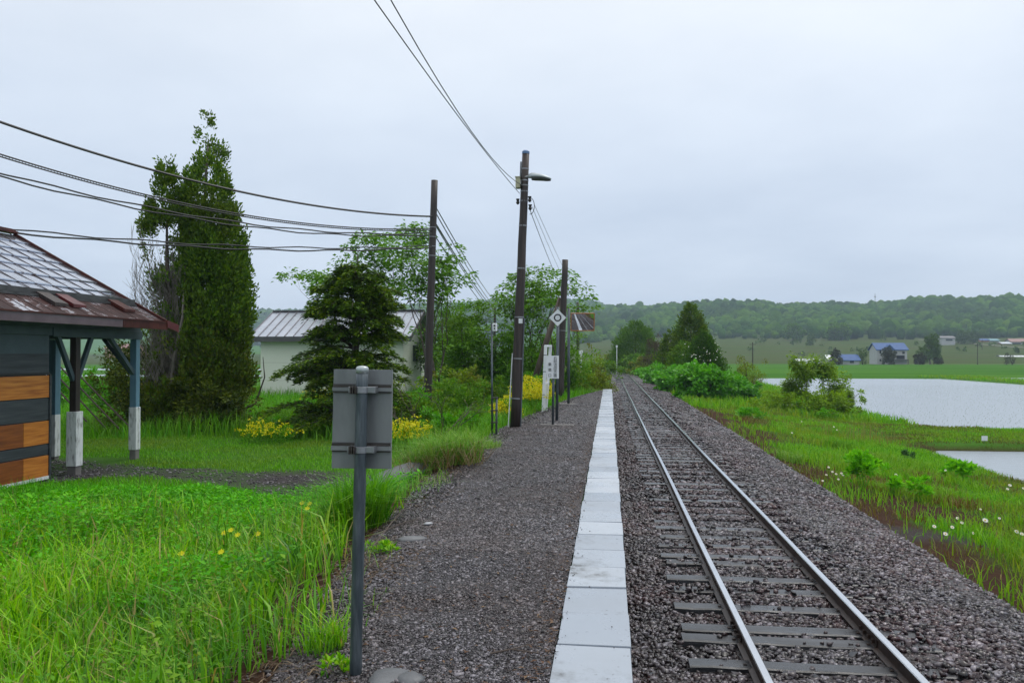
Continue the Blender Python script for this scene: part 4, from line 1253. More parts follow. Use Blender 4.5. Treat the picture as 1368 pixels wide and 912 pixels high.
lp_b = at(688, 571, -.03)
lp_t = atY(702.5, 203, lp_b.y)
lp = empty('lamp_pole', lp_b, 'dark wooden pole with a street lamp and a blue cap on the platform', 'utility pole')
ax = (lp_t - lp_b).normalized(); LH = (lp_t - lp_b).length
def pole_geo(b, t, r0, r1, n=9):
    mb = MB()
    mb.tube([b - (t - b).normalized() * .2] + [b + (t - b) * k / n + Vector((random.gauss(0, .006), random.gauss(0, .006), 0)) for k in range(1, n)] + [t], [r0 - (r0 - r1) * k / n for k in range(n + 1)], 16)
    return mb
pole_geo(lp_b, lp_t, .125, .082).build('shaft', M['polewood'], lp, smooth=True)
mb = MB(); mb.tube([lp_t - ax * .05, lp_t + ax * .005, lp_t + ax * .03], [.088, .088, .06], 14); mb.build('cap', M['bluecap'], lp)
def on_pole(py):
    s = (571 - py) / (571 - 203.0)
    return lp_b + (lp_t - lp_b) * s, .125 - .043 * s
for py in (226, 241.5, 248, 256, 269, 302, 359, 479, 532):
    p, r = on_pole(py); mb = MB(); ring(mb, p, ax, r + .006, .028); mb.build('band', M['steel'], lp)
p, r = on_pole(245)
mb = MB(); mb.box(p.x - r - .11, p.x - r - .005, p.y - .16, p.y + .02, p.z - .13, p.z + .11); bx = mb.build('meter_box', M['beige'], lp, bevel=.008)
mb = MB(); mb.box(p.x - r - .12, p.x - r - .0, p.y - .175, p.y + .03, p.z + .112, p.z + .13); mb.build('lid', M['beige'], bx)
p, r = on_pole(239)
# street lamp
V = []; Fq = []
secs = [(0.02, .045, .05, .0), (.10, .075, .075, .01), (.2, .11, .075, 0), (.34, .135, .06, -.02), (.46, .12, .045, -.045), (.545, .06, .022, -.065), (.56, .01, .008, -.07)]
for i, (dx, hw, hh_, dz) in enumerate(secs):
    for k in range(12):
        a = 2 * math.pi * k / 12
        zz = math.sin(a) * hh_ * (1.15 if math.sin(a) > 0 else .7)
        V.append((p.x + r + dx - .02, p.y - .06 + math.cos(a) * hw, p.z + .03 + dz + zz))
    if i:
        for k in range(12):
            k2 = (k + 1) % 12
            Fq.append(((i - 1) * 12 + k, (i - 1) * 12 + k2, i * 12 + k2, i * 12 + k))
Fq.append(tuple(range(12))[::-1])
lamp = meshobj('lamp_head', V, Fq, M['lampgrey'], lp, smooth=True)
V2 = []; F2 = []
for i, (dx, hw, hh_, dz) in enumerate(secs[1:6]):
    for k in range(9):
        a = math.pi + math.pi * k / 8
        V2.append((p.x + r + dx - .02, p.y - .06 + math.cos(a) * hw * .93, p.z + .012 + dz + math.sin(a) * hh_ * .95 - .005))
    if i:
        for k in range(8):
            F2.append(((i - 1) * 9 + k, (i - 1) * 9 + k + 1, i * 9 + k + 1, i * 9 + k))
meshobj('lens', V2, F2, M['darktrim'], lamp, smooth=True)
mb = MB(); mb.tube([p + Vector((0, -.06, .03)), p + Vector((r + .06, -.06, .035))], .03, 8); mb.build('lamp_arm', M['steel'], lp)
# insulators, loops, conduit
p, r = on_pole(270)
for q, (dx, dz) in enumerate(((r + .05, .05), (r + .06, -.14), (-r - .05, 0))):
    mb = MB(); c = p + Vector((dx, -.02, dz)); mb.tube([c - Vector((0, 0, .06)), c - Vector((0, 0, .02)), c + Vector((0, 0, .02)), c + Vector((0, 0, .07))], [.02, .045, .028, .045], 10); mb.build('insulator', M['black'], lp)
mb = MB()
c = p + Vector((r + .09, 0, -.1))
mb.tube([c + Vector((.12 * math.cos(a) * .8 - .03, 0, .19 * math.sin(a))) for a in np.linspace(-1.7, 1.9, 14)], .008, 6); mb.build('cable_loop', M['black'], lp)
p, r = on_pole(222); p2, r2 = on_pole(240)
mb = MB(); mb.tube([p + Vector((-r - .015, -.02, .1)), p2 + Vector((-r2 - .015, -.02, 0))], .018, 6); mb.build('conduit', M['cablegrey'], lp)
p, r = on_pole(425); p2, r2 = on_pole(570)
mb = MB(); mb.tube([p + Vector((r + .012, -.03, .0)), p2 + Vector((r2 + .012, -.03, 0))], .014, 6); mb.build('conduit', M['cablegrey'], lp)
p, r = on_pole(472); p2, r2 = on_pole(570)
mb = MB(); mb.tube([p + Vector((-r - .012, -.03, .0)), p2 + Vector((-r2 - .03, -.03, 0))], .012, 6); mb.build('conduit', M['white'], lp)
p, r = on_pole(429)
mb = MB(); mb.box(p.x - .0, p.x + .09, p.y - r - .012, p.y - r + .0, p.z - .06, p.z + .05); mb.build('number_plate', M['white'], lp)
p, r = on_pole(424)
mb = MB(); ring(mb, p, ax, r + .006, .03); mb.build('band', M['steel'], lp)

def utility_pole(base, top, r0, r1, label, bands=()):
    t = empty('utility_pole', base, label, 'utility pole', 'dark wooden utility poles')
    pole_geo(Vector(base), Vector(top), r0, r1).build('shaft', M['polewood'], t, smooth=True)
    for s in bands:
        mb = MB(); a_ = (Vector(top) - Vector(base)).normalized(); ring(mb, Vector(base) + (Vector(top) - Vector(base)) * s, a_, r0 + (r1 - r0) * s + .006, .025); mb.build('band', M['steel'], t)
    return t
YP = 28.0
up_t = atY(580.5, 241, YP); _b = atY(570.5, 565, YP); up_b = gpt(_b.x, YP)
utility_pole(up_b, up_t, .15, .115, 'dark weathered utility pole carrying cables beside the pale shed', (.72, .76, .68, .8))
th_t = atY(755, 347, 33.0); th_b = gpt(atY(748, 545, 33.0).x, 33.0)
tp = utility_pole(th_b, th_t, .14, .12, 'short dark pole behind the diamond sign and the mirror', (.5,))
st = empty('leaning_strut', gpt(-3.45, 33.6), 'brown wooden strut leaning against the short dark pole', 'pole')
mb = MB(); mb.tube([gpt(-3.45, 33.6, -.2), Vector((-2.6, 33.4, 2.0)), atY(749, 398, 33.25)], [.13, .12, .1], 12); mb.build('shaft', M['strutwood'], st, smooth=True)
f1_b = gpt(-2.35, 62); f1_t = f1_b + Vector((0, 0, 6.1)); utility_pole(f1_b, f1_t, .13, .1, 'far utility pole almost hidden by the wide broadleaved tree')
f2_b = gpt(-10.4, 74); f2_t = f2_b + Vector((.1, 0, 6.6)); utility_pole(f2_b, f2_t, .14, .11, 'far utility pole hidden among the leafy trees past the shed')

def wire(name, label, A, B, sag, r, m, group, wob=0, n=40, coil=False):
    A = Vector(A); B = Vector(B); pts = []
    for i in range(n + 1):
        t = i / n
        p = A.lerp(B, t); p.z -= sag * 4 * t * (1 - t)
        if wob: p.z += wob * math.sin(i * 1.3) * (1 if 0 < i < n else 0)
        pts.append(p)
    mb = MB(); mb.tube(pts, r, 6)
    if coil:
        for i in range(n * 7):
            t = i / (n * 7); p = A.lerp(B, t); p.z -= sag * 4 * t * (1 - t)
            mb.tube([p + Vector((0, 0, .0)), p + Vector((.0, 0, -.055))], .008, 4)
        pts2 = [p + Vector((0, 0, -.055)) for p in pts]
        mb.tube(pts2, r * .9, 6)
    o = mb.build(name, m)
    tag(o, label, 'cable', group)
    return o
def fit(A, Ex, Ey, obs):
    """end height and sag of a cable from the pole A to the off-frame pole (Ex,Ey) through two observed points"""
    rowsA = []; rhs = []
    for (px, py) in obs:
        d = ray(px, py)
        # t where the plan line meets the plan ray
        ux, uy = Ex - A.x, Ey - A.y
        t = (A.x * d.y - A.y * d.x) / (uy * d.x - ux * d.y)
        Yp = A.y + uy * t
        z = CH + d.z * (Yp / d.y)
        rowsA.append([t, -4 * t * (1 - t)]); rhs.append(z - A.z * (1 - t))
    s = np.linalg.solve(np.array(rowsA), np.array(rhs))
    return Vector((Ex, Ey, s[0])), s[1]
EX, EY = -17.5, 12.5
def pole_pt(py, dx=0): 
    p = atY(578, py, YP); return Vector((p.x + dx, YP - .13, p.z))
g_ = 'cables crossing from the left to the utility pole'
A = pole_pt(290); B, s = fit(A, EX, EY, [(0, 163), (325, 257)]); wire('utility_cable', 'topmost thick black cable sagging in front of the cypress', A, B, s, .032, M['cable'], g_)
ends = [B.copy()]
A = pole_pt(306); B, s = fit(A, EX, EY, [(0, 206), (333, 288)]); wire('utility_cable', 'second cable from the top with spiral hangers below it', A, B, s, .019, M['cable'], g_, coil=True); ends.append(B.copy())
A = pole_pt(312); B, s = fit(A, EX, EY, [(0, 231), (333, 299)]); wire('utility_cable', 'wavy cable just under the spiral hanger cable, upper of a pair', A, B, s, .021, M['cable'], g_, wob=.022); ends.append(B.copy())
A = pole_pt(314); B, s = fit(A, EX, EY, [(0, 236), (333, 303)]); wire('utility_cable', 'wavy cable just under the spiral hanger cable, lower of a pair', A, B, s, .021, M['cable'], g_, wob=-.024); ends.append(B.copy())
A = pole_pt(329); B, s = fit(A, EX, EY, [(0, 305), (333, 329)]); wire('utility_cable', 'upper of the two wavy cables touching the shelter ridge', A, B, s, .020, M['cable'], g_, wob=.024); ends.append(B.copy())
A = pole_pt(331); B, s = fit(A, EX, EY, [(0, 309), (333, 333)]); wire('utility_cable', 'lower of the two wavy cables touching the shelter ridge', A, B, s, .024, M['cable'], g_, wob=-.022); ends.append(B.copy())
zt = max(e.z for e in ends) + .5
utility_pole(gpt(EX, EY), Vector((EX, EY, zt)), .15, .11, 'utility pole behind the shelter holding the near cable ends')
g_ = 'cables leading away from the utility pole'
for i, (pa, pb, lab) in enumerate(((278, 402, 'uppermost thin cable descending from the dark pole past the shed'), (286, 410, 'thin cable second in the fan descending past the shed gable'), (300, 414, 'cable third in the fan behind the slender tree'), (303, 419, 'cable fourth in the fan behind the slender tree'), (318, 424, 'lowest cable of the fan descending behind the slender tree'))):
    A = atY(583, pa, YP); B = atY(652, pb, 73.5); B = Vector((f2_t.x, 74, B.z))
    wire('utility_cable', lab, A, B, .25, .02 if i != 2 else .026, M['cable'], g_)
g_ = 'overhead wires on the lamp pole'
A = on_pole(262)[0] + Vector((-.1, -.05, .05)); B, s = fit(A, -3.05, -25, [(500, 0), (600, 139)]); wire('overhead_wire', 'thin wire overhead reaching the lamp pole, farther from the track', A, B, s, .007, M['cable'], g_)
A = on_pole(255)[0] + Vector((-.06, -.05, .12)); B2, s = fit(A, -2.55, -25, [(522, 0), (612, 150)]); wire('overhead_wire', 'thin wire overhead reaching the lamp pole, nearer to the track', A, B2, s, .007, M['cable'], g_)
utility_pole(gpt(-2.8, -25.1), Vector((-2.8, -25.1, max(B.z, B2.z) + .4)), .13, .1, 'wooden pole behind the viewer holding the overhead wires')
A = on_pole(278)[0] + Vector((.13, 0, 0)); wire('overhead_wire', 'left wire descending from the lamp pole to the trees', A, f1_t + Vector((-.3, 0, -.5)), .35, .009, M['cable'], g_)
A = on_pole(276)[0] + Vector((.2, 0, -.02)); wire('overhead_wire', 'middle wire descending from the lamp pole to the trees', A, f1_t + Vector((.0, 0, -.2)), .22, .006, M['cablegrey'], g_)
A = on_pole(272)[0] + Vector((.24, 0, -.02)); wire('overhead_wire', 'right wire descending from the lamp pole to the trees', A, f1_t + Vector((.25, 0, .0)), .12, .006, M['cablegrey'], g_)

# ------------------------------------------------------------------ platform furniture
# foreground sign seen from behind
pb = at(475, 903, -.02); YS = pb.y
pt = atY(484, 492, YS)
sg = empty('sign_post', pb, 'nearest grey metal sign seen from behind on a dented round post', 'sign')
ax2 = (pt - pb).normalized()
mb = MB(); n = 16
mb.tube([pb - ax2 * .1] + [pb + (pt - pb) * k / n for k in range(1, n)] + [pt - ax2 * .01], [.0315 + .0011 * math.sin(k * 2.1) for k in range(n + 1)], 20); mb.build('pole', M['galv'], sg, smooth=True)
mb = MB(); mb.tube([pt - ax2 * .025, pt, pt + ax2 * .010, pt + ax2 * .014], [.0335, .0335, .027, .008], 20); mb.build('pole_cap', M['lampgrey'], sg, smooth=True)
c00, c10, c01, c11 = atY(443, 625, YS + .075), atY(522, 626, YS + .06), atY(446, 493, YS + .075), atY(524, 494, YS + .06)
def pan(u, v, off=0):
    p = c00.lerp(c10, u).lerp(c01.lerp(c11, u), v); return p + Vector((0, off, 0))
mb = MB()
# panel with two pressed channels across the back
vs = [0, .185, .19, .2, .245, .25, .27, .78, .785, .80, .835, .84, .86, 1.0]
of = [0, 0, -.006, -.006, -.006, 0, 0, 0, -.006, -.006, -.006, 0, 0, 0]
V = []; Fq = []
for i, (v_, o_) in enumerate(zip(vs, of)):
    V += [pan(0, v_, o_), pan(1, v_, o_), pan(1, v_, .018), pan(0, v_, .018)]
    if i:
        a = (i - 1) * 4
        Fq += [(a, a + 1, a + 5, a + 4), (a + 1, a + 2, a + 6, a + 5), (a + 2, a + 3, a + 7, a + 6), (a + 3, a, a + 4, a + 7)]
Fq += [(0, 3, 2, 1), (len(V) - 4, len(V) - 3, len(V) - 2, len(V) - 1)]
mb.add(V, Fq)
pn = mb.build('panel', M['signback'], sg)
for (va, vb) in ((.168, .262), (.765, .852)):
    for (w0, w1, oo, mm, nm) in ((va, va + .010, -.012, M['rustgroove'], 'rail_lip'), (va + .018, vb - .034, -.022, M['signback'], 'mounting_rail'), (vb - .03, vb - .012, -.013, M['rustgroove'], 'rail_lip'), (vb - .006, vb, -.012, M['rustgroove'], 'rail_lip')):
        mb = MB()
        a0, a1, b0, b1 = pan(.004, w0, oo), pan(.996, w0, oo), pan(.004, w1, oo), pan(.996, w1, oo)
        d_ = Vector((0, -oo - .002, 0))
        mb.add([a0, a1, b1, b0, a0 + d_, a1 + d_, b1 + d_, b0 + d_], [(0, 1, 2, 3), (7, 6, 5, 4), (0, 4, 5, 1), (1, 5, 6, 2), (2, 6, 7, 3), (3, 7, 4, 0)])
        mb.build(nm, mm, pn)
for vv in (.205, .80):
    p = pan(.5, vv); q = pb + (pt - pb) * ((p.z - pb.z) / (pt.z - pb.z))
    mb = MB(); ring(mb, q, ax2, .0375, .034, 20)
    mb.box(q.x + .02, q.x + .075, q.y - .012, q.y + .052, q.z - .017, q.z + .017)
    mb.box(q.x - .07, q.x - .025, q.y - .012, q.y + .052, q.z - .017, q.z + .017)
    cl = mb.build('clamp', M['steel'], sg, bevel=.003)
    mb = MB()
    for dx in (-.048, -.036, -.022):
        mb.box(q.x + dx - .003, q.x + dx + .003, q.y - .046, q.y - .012, q.z - .02, q.z + .02)
    mb.build('bolt', M['rustgroove'], cl)

# thin camera post
kb = at(657.5, 581, -.06); kt = atY(657, 432, kb.y)
ks = empty('sensor_post', kb, 'thin grey post with a small white box on top beside the lamp pole', 'post')
mb = MB(); mb.tube([kb - Vector((0, 0, .2)), kt], .021, 10); mb.build('pole', M['galv'], ks, smooth=True)
q = atY(663.5, 530, kb.y); q0 = atY(663, 581, kb.y)
mb = MB(); mb.tube([q0 - Vector((0, 0, .2)), q], .023, 10); mb.build('support_pole', M['galv'], ks, smooth=True)
for py in (531, 548, 564):
    c = atY(660.5, py, kb.y); mb = MB(); mb.box(c.x - .075, c.x + .075, c.y - .035, c.y + .035, c.z - .014, c.z + .014); mb.build('clamp', M['rustgroove'], ks)
c = atY(661.5, 437, kb.y)
mb = MB(); mb.box(c.x - .05, c.x + .035, c.y - .07, c.y + .08, c.z - .085, c.z + .085); bx = mb.build('sensor_box', M['white'], ks, bevel=.008)
mb = MB(); mb.tube([(c.x - .005, c.y - .07, c.z + .03), (c.x - .005, c.y - .085, c.z + .03)], .022, 10); mb.tube([(c.x - .005, c.y - .07, c.z - .03), (c.x - .005, c.y - .085, c.z - .03)], .018, 10); mb.build('lens', M['black'], bx)

# white marker frame
wb = at(725.5, 549, -.02)
wf = empty('marker_stand', wb, 'narrow white stand of two upright posts beside the yellow flowers', 'marker')
t1 = atY(729, 461, wb.y); t2 = atY(735.5, 461, wb.y + .35); b2 = at(731, 546, -.02); b2 = Vector((b2.x, wb.y + .35, -.02))
for (p0, p1) in ((wb, t1), (b2, t2)):
    mb = MB(); mb.beam(p0 - Vector((0, 0, .1)), p1, .09, .09, (0, 1, 0)); mb.build('post', M['white'], wf, bevel=.006)
mb = MB(); mb.beam(t1 - Vector((0, 0, .02)), t2 - Vector((0, 0, .02)), .06, .06); mb.beam(wb.lerp(t1, .42), b2.lerp(t2, .42), .05, .05); mb.build('rail', M['white'], wf)
mb = MB()
for s in (.25, .6, .85):
    p = wb.lerp(t1, s); mb.beam(p - Vector((.045, .042, 0)), p + Vector((.045, -.042, 0)), .012, .02)
mb.build('joint_strip', M['galv'], wf)

# text
def text_mesh(name, body, size, loc, parent, m, rot=(math.pi / 2, 0, 0), spacing=1.0, ext=.001):
    c = bpy.data.curves.new(name, 'FONT'); c.body = body; c.size = size; c.align_x = 'CENTER'; c.align_y = 'CENTER'; c.space_line = spacing; c.extrude = ext
    o = bpy.data.objects.new('tmp', c); col.objects.link(o)
    bpy.context.view_layer.update()
    me = bpy.data.meshes.new_from_object(o.evaluated_get(bpy.context.evaluated_depsgraph_get()))
    bpy.data.objects.remove(o)
    me.materials.clear(); me.materials.append(m)
    t = bpy.data.objects.new(name, me); col.objects.link(t)
    t.parent = parent; t.location = Vector(loc) - ORI[parent.name]; t.rotation_euler = rot
    return t

# boarding place sign
bb_ = at(738.5, 568, -.01)
bs = empty('boarding_sign', bb_, 'white rectangular board with black characters on a low post', 'sign')
mb = MB(); mb.tube([bb_ - Vector((0, 0, .1)), atY(739.5, 478, bb_.y)], .03, 12); mb.build('pole', M['galv'], bs, smooth=True)
c = atY(738.3, 490.2, bb_.y - .035)
bw, bh = .148, .27
mb = MB(); mb.box(c.x - bw, c.x + bw, c.y - .01, c.y + .005, c.z - bh, c.z + bh); pn = mb.build('board', M['white'], bs, bevel=.002)
text_mesh('lettering', '石\n狩\n沼\n田\n方\n面', .086, (c.x + .062, c.y - .014, c.z - .0), pn, M['black'], spacing=.94)
text_mesh('lettering', '乗\n車\n口', .086, (c.x - .066, c.y - .014, c.z - .07), pn, M['black'], spacing=1.5)
mb = MB(); mb.box(c.x - .3, c.x + .5, bb_.y - .06, bb_.y + .12, -.06, .012); mb.build('footing', M['concrete_dark'], bs, bevel=.01)
# diamond sign
db = at(743.8, 561, -.01)
ds = empty('diamond_sign', db, 'white diamond plate with a black ring on a tall grey post', 'sign')
mb = MB(); mb.tube([db - Vector((0, 0, .1)), atY(745.5, 410, db.y)], .038, 12); mb.build('pole', M['galv'], ds, smooth=True)
c = atY(745, 424.3, db.y - .05); h = .218
mb = MB(); yy0, yy1 = c.y - .008, c.y + .006
mb.add([(c.x - h, yy0, c.z), (c.x, yy0, c.z - h), (c.x + h, yy0, c.z), (c.x, yy0, c.z + h), (c.x - h, yy1, c.z), (c.x, yy1, c.z - h), (c.x + h, yy1, c.z), (c.x, yy1, c.z + h)],
       [(0, 1, 2, 3), (7, 6, 5, 4), (0, 4, 5, 1), (1, 5, 6, 2), (2, 6, 7, 3), (3, 7, 4, 0)])
pn = mb.build('plate', M['white'], ds)
V = []; Fq = []
for k in range(40):
    a = 2 * math.pi * k / 40
    for r_ in (.064, .098): V.append((c.x + math.cos(a) * r_, c.y - .0115, c.z + math.sin(a) * r_))
    k2 = (k + 1) % 40; Fq.append((2 * k, 2 * k + 1, 2 * k2 + 1, 2 * k2))
meshobj('ring', V, Fq, M['black'], pn)
# mirror
mbp = at(759.5, 540, -.01)
ms = empty('platform_mirror', mbp, 'rectangular convex mirror with orange frame on a tall grey post', 'mirror')
mb = MB(); mb.tube([mbp - Vector((0, 0, .1)), atY(760, 412, mbp.y)], .045, 12); mb.build('pole', M['galv'], ms, smooth=True)
c = atY(778.3, 430, mbp.y - .1); hw, hh2 = .38, .285
yaw_m, tilt_m = R(7), R(11)
Rm = Matrix.Rotation(yaw_m, 3, 'Z') @ Matrix.Rotation(tilt_m, 3, 'X')
def mp(u, v, d): return c + Rm @ Vector((u * hw, d, v * hh2))
V = []; Fq = []; nM = 14
for j in range(nM + 1):
    for i in range(nM + 1):
        u, v_ = i / nM * 2 - 1, j / nM * 2 - 1
        V.append(mp(u, v_, -.03 + .018 * (u * u + v_ * v_ * .6)))
        if i and j:
            a = (j - 1) * (nM + 1) + i - 1; Fq.append((a, a + 1, a + nM + 2, a + nM + 1))
meshobj('mirror_face', V, Fq, M['mirror'], ms, smooth=True)
mb = MB()
for (a, b_) in (((-1.02, -1.03), (1.02, -1.03)), ((-1.02, 1.03), (1.02, 1.03)), ((-1.03, -1.06), (-1.03, 1.06)), ((1.03, -1.06), (1.03, 1.06))):
    mb.beam(mp(a[0], a[1], -.002), mp(b_[0], b_[1], -.002), .026, .05, Rm @ Vector((0, 1, 0)))
mb.build('frame', M['orangeframe'], ms)
V = [mp(-1, -1, .03), mp(1, -1, .03), mp(1, 1, .03), mp(-1, 1, .03), mp(-1, -1, .01), mp(1, -1, .01), mp(1, 1, .01), mp(-1, 1, .01)]
meshobj('back_plate', V, [(0, 1, 2, 3), (7, 6, 5, 4), (0, 4, 5, 1), (1, 5, 6, 2), (2, 6, 7, 3), (3, 7, 4, 0)], M['darktrim'], ms)
mb = MB(); mb.beam(Vector((mbp.x, mbp.y, c.z + .12)), c + Vector((-.1, .07, .12)), .03, .03); mb.beam(Vector((mbp.x, mbp.y, c.z - .1)), c + Vector((-.1, .07, -.1)), .03, .03); mb.build('bracket', M['galv'], ms)
mb = MB(); mb.box(mbp.x - .3, mbp.x + .22, mbp.y - .2, mbp.y + .2, -.08, .02); mb.build('footing', M['concrete_dark'], ms, bevel=.01)

# stone slab half buried and loose stones
def rock(label, x, y, z, sx, sy, sz, m=None):
    v, f = blobs(np.array([[0, 0, 0]]), np.array([[sx, sy, sz]]), (I2V, I2F), .12, .12)
    o = meshobj('stone', v + np.array([x, y, z]), f, m or M['stone'], origin=(x, y, z)); tag(o, label, 'stone', 'stones on the platform edge')
p = at(529, 634, -.12); rock('flat grey stone slab half buried beside the straw tuft', p.x, p.y, -.14, .30, .55, .13)
p = at(551, 719, 0); rock('broad grey stone flush in the gravel', p.x, p.y, -.005, .085, .14, .03)
p = at(572, 699, 0); rock('small pale stone lying on the gravel', p.x, p.y, .0, .035, .055, .016, M['concrete'])
p = at(525, 904, 0); rock('dark wet flat stone at the foot of the nearest sign', p.x, p.y, -.02, .15, .12, .026)
p = at(548, 905, 0); rock('second wet stone right of the flat stone by the sign', p.x, p.y, -.01, .08, .07, .03)
n = 1500
Y = 3.8 + 16 * rng.random(n) ** 1.5; e = plat_edge(Y); X = e + (-.32 - e) * rng.random(n); X = np.where(rng.random(n) < .4, -.33 - np.abs(rng.normal(0, .09, n)), X)
P = np.stack([X, Y, np.full(n, .004)], -1); Ls = rng.uniform(.012, .05, n)
tag(meshobj('leaf_litter', *leaves(P, rand_dir(n, -.05, .2), np.tile([0, 0, 1.], (n, 1)), Ls, Ls * rng.uniform(.1, .5, n)), leafmat('dead_litter', [(.05, .022, .012), (.10, .05, .025), (.17, .11, .06)], transl=.05)), 'brown leaf litter and stalk bits on the platform gravel', 'litter', kind='stuff')
# fallen twigs
for (x0_, y0_, x1_, y1_, lab) in ((655, 872, 722, 872, 'long dark twig lying on the gravel near the coping slabs'), (500, 715, 560, 692, 'dry twig lying along the platform slope'), (498, 730, 548, 668, 'thin dead stalk lying on the brown slope')):
    a = at(x0_, y0_, .012); b_ = at(x1_, y1_, .012); mb = MB(); m1 = a.lerp(b_, .4) + Vector((0, .03, .012))
    mb.tube([a, m1, b_], [.007, .006, .003], 5); mb.tube([m1, m1 + (b_ - a) * .3 + Vector((.03, .06, .01))], [.004, .002], 4)
    tag(mb.build('twig', M['twig'], origin=a), lab, 'twig', 'twigs on the platform')

# ------------------------------------------------------------------ grass
def scatter(n, x0, x1, y0, y1, dens, ypow=1.0):
    Y = y0 + (y1 - y0) * rng.random(n) ** ypow
    X = rng.uniform(x0, x1, n) if not callable(x0) else x0(Y) + (x1(Y) - x0(Y)) * rng.random(n)
    k = rng.random(n) < dens(X, Y)
    X, Y = X[k], Y[k]
    return np.stack([X, Y, gz(X, Y) - .01], -1)

def inview(X, Y, m=60):
    p = px_of(X, Y); return (p > -m) & (p < W0 + m)

def shelter_out(X, Y):
    return ~((X < -9.66) & (X > -15.7) & (Y > 5) & (Y < 16.2))

def dl(X, Y):
    d = plat_edge(Y) - X
    return inview(X, Y) * shelter_out(X, Y) * (1 - path_mask(X, Y)) * sst(.15, 1.25, d + .8 * vnoise(X, Y, .6, 25)) * sst(.0, .3, d)
# tall grass on the bank in the foreground
P = scatter(46000, -8.5, -1.4, 3.0, 10.5, lambda X, Y: dl(X, Y) * np.clip(1.15 - .25 * sst(6.5, 10, Y) - .55 * sst(3.5, 6.0, -X) * sst(6, 9, Y) + vnoise(X, Y, 1.1, 26) * .9, 0.04, 1), 1.1)
n = len(P); h = rng.uniform(.12, .42, n) * (1 + .7 * vnoise(P[:, 0], P[:, 1], 1.2, 27)) * np.where(rng.random(n) < .1, 1.4, 1)
b1 = blades(P, h, rng.uniform(.006, .017, n) * (1 + .45 * (h > .35)), rng.uniform(.1, .95, n))
tag(meshobj('tall_grass', *b1, M['tallgrass']), 'bright tall grass on the bank beside the platform', 'grass', kind='stuff')
# broad weeds standing in the tall grass
P = scatter(5200, -8, -1.8, 3.6, 9.5, lambda X, Y: dl(X, Y) * np.clip(vnoise(X, Y, .7, 47) * 3.2 - .1, 0, 1))
n = len(P); P = np.repeat(P, 4, 0); P[:, 2] += rng.uniform(.04, .34, len(P)); P[:, :2] += rng.normal(0, .035, (len(P), 2)); Ls = rng.uniform(.03, .08, len(P))
tag(meshobj('broad_weeds', *leaves(P, rand_dir(len(P), -.3, .6), np.array([0, 0, 1.0]) + rng.normal(0, .3, (len(P), 3)), Ls, Ls * .5), M['weed2']), 'broad leaved weeds among the tall grass on the bank', 'weeds', kind='stuff')
# flowering stalks
P = scatter(900, -8, -1.9, 3.8, 10, lambda X, Y: dl(X, Y) * .8)
n = len(P); h = rng.uniform(.35, .62, n); st_ = blades(P, h, np.full(n, .004), rng.uniform(.1, .35, n))
tips_ = st_[0].reshape(n, 6, 3)[:, 4]; Q = np.repeat(tips_, 8, 0) - np.array([0, 0, 1.]) * rng.uniform(0, .09, (n * 8, 1))
sd_ = leaves(Q, rand_dir(n * 8, -.2, 1), rand_dir(n * 8), rng.uniform(.012, .03, n * 8), rng.uniform(.004, .007, n * 8))
tag(meshobj('grass_stalks', *join([st_, sd_]), leafmat('seed_stalk', [(.17, .22, .05), (.26, .25, .09), (.20, .16, .09)])), 'thin seeding stalks over the tall grass', 'grass', kind='stuff')
# sparse blades on the soil edge
P = scatter(5000, lambda Y: plat_edge(Y) - 1.5, lambda Y: plat_edge(Y) + .12, 3.2, 15, lambda X, Y: np.clip(vnoise(X, Y, .5, 28) * 2.2 - .05, 0, 1))
n = len(P); tag(meshobj('sparse_grass', *blades(P, rng.uniform(.05, .22, n), rng.uniform(.004, .009, n), rng.uniform(.2, 1.1, n)), M['tuft']), 'sparse grass blades on the brown platform slope', 'grass', kind='stuff')
# dead straw litter
P = scatter(22000, lambda Y: plat_edge(Y) - 1.6, lambda Y: plat_edge(Y) + .3, 3.2, 14, lambda X, Y: np.clip(.25 + vnoise(X, Y, .6, 29) * 1.5, 0, 1))
n = len(P); P[:, 2] += np.where(P[:, 0] > plat_edge(P[:, 1]), .06, .02); dd = rand_dir(n, -.08, .12)
tag(meshobj('straw_litter', *leaves(P, dd, np.tile([0, 0, 1.0], (n, 1)), rng.uniform(.06, .22, n), rng.uniform(.004, .009, n)), leafmat('dead_straw', [(.055, .03, .018), (.12, .075, .045), (.22, .16, .10)], transl=.1)), 'dead brown straw on the platform slope', 'straw', kind='stuff')
# leafy weeds over the lawn in front of the shelter
P = scatter(58000, -11, -2.6, 6.0, 12.6, lambda X, Y: dl(X, Y) * np.clip(.75 + vnoise(X, Y, 1.3, 30) * 1.3, .1, 1), 1.0)
n = len(P); hp = rng.random(n) * .28 * (1 + 1.7 * vnoise(P[:, 0], P[:, 1], .9, 33))
hp *= 1 - .75 * sst(9.0, 12.0, P[:, 1]); P[:, 2] += .02 + hp; dd = rand_dir(n, -.15, .75); Ls = rng.uniform(.03, .085, n)
tag(meshobj('leafy_weeds', *leaves(P, dd, np.array([0, 0, 1.0]) + rng.normal(0, .35, (n, 3)), Ls, Ls * .55), M['weed']), 'bright green leafy weeds before the shelter', 'weeds', kind='stuff')
P = scatter(26000, -11, -2.6, 6.0, 12.9, lambda X, Y: dl(X, Y) * .9)
n = len(P); tag(meshobj('weed_stems', *blades(P, rng.uniform(.08, .24, n), rng.uniform(.005, .01, n), rng.uniform(.1, .8, n)), M['weed']), 'short green grass among the weeds', 'grass', kind='stuff')
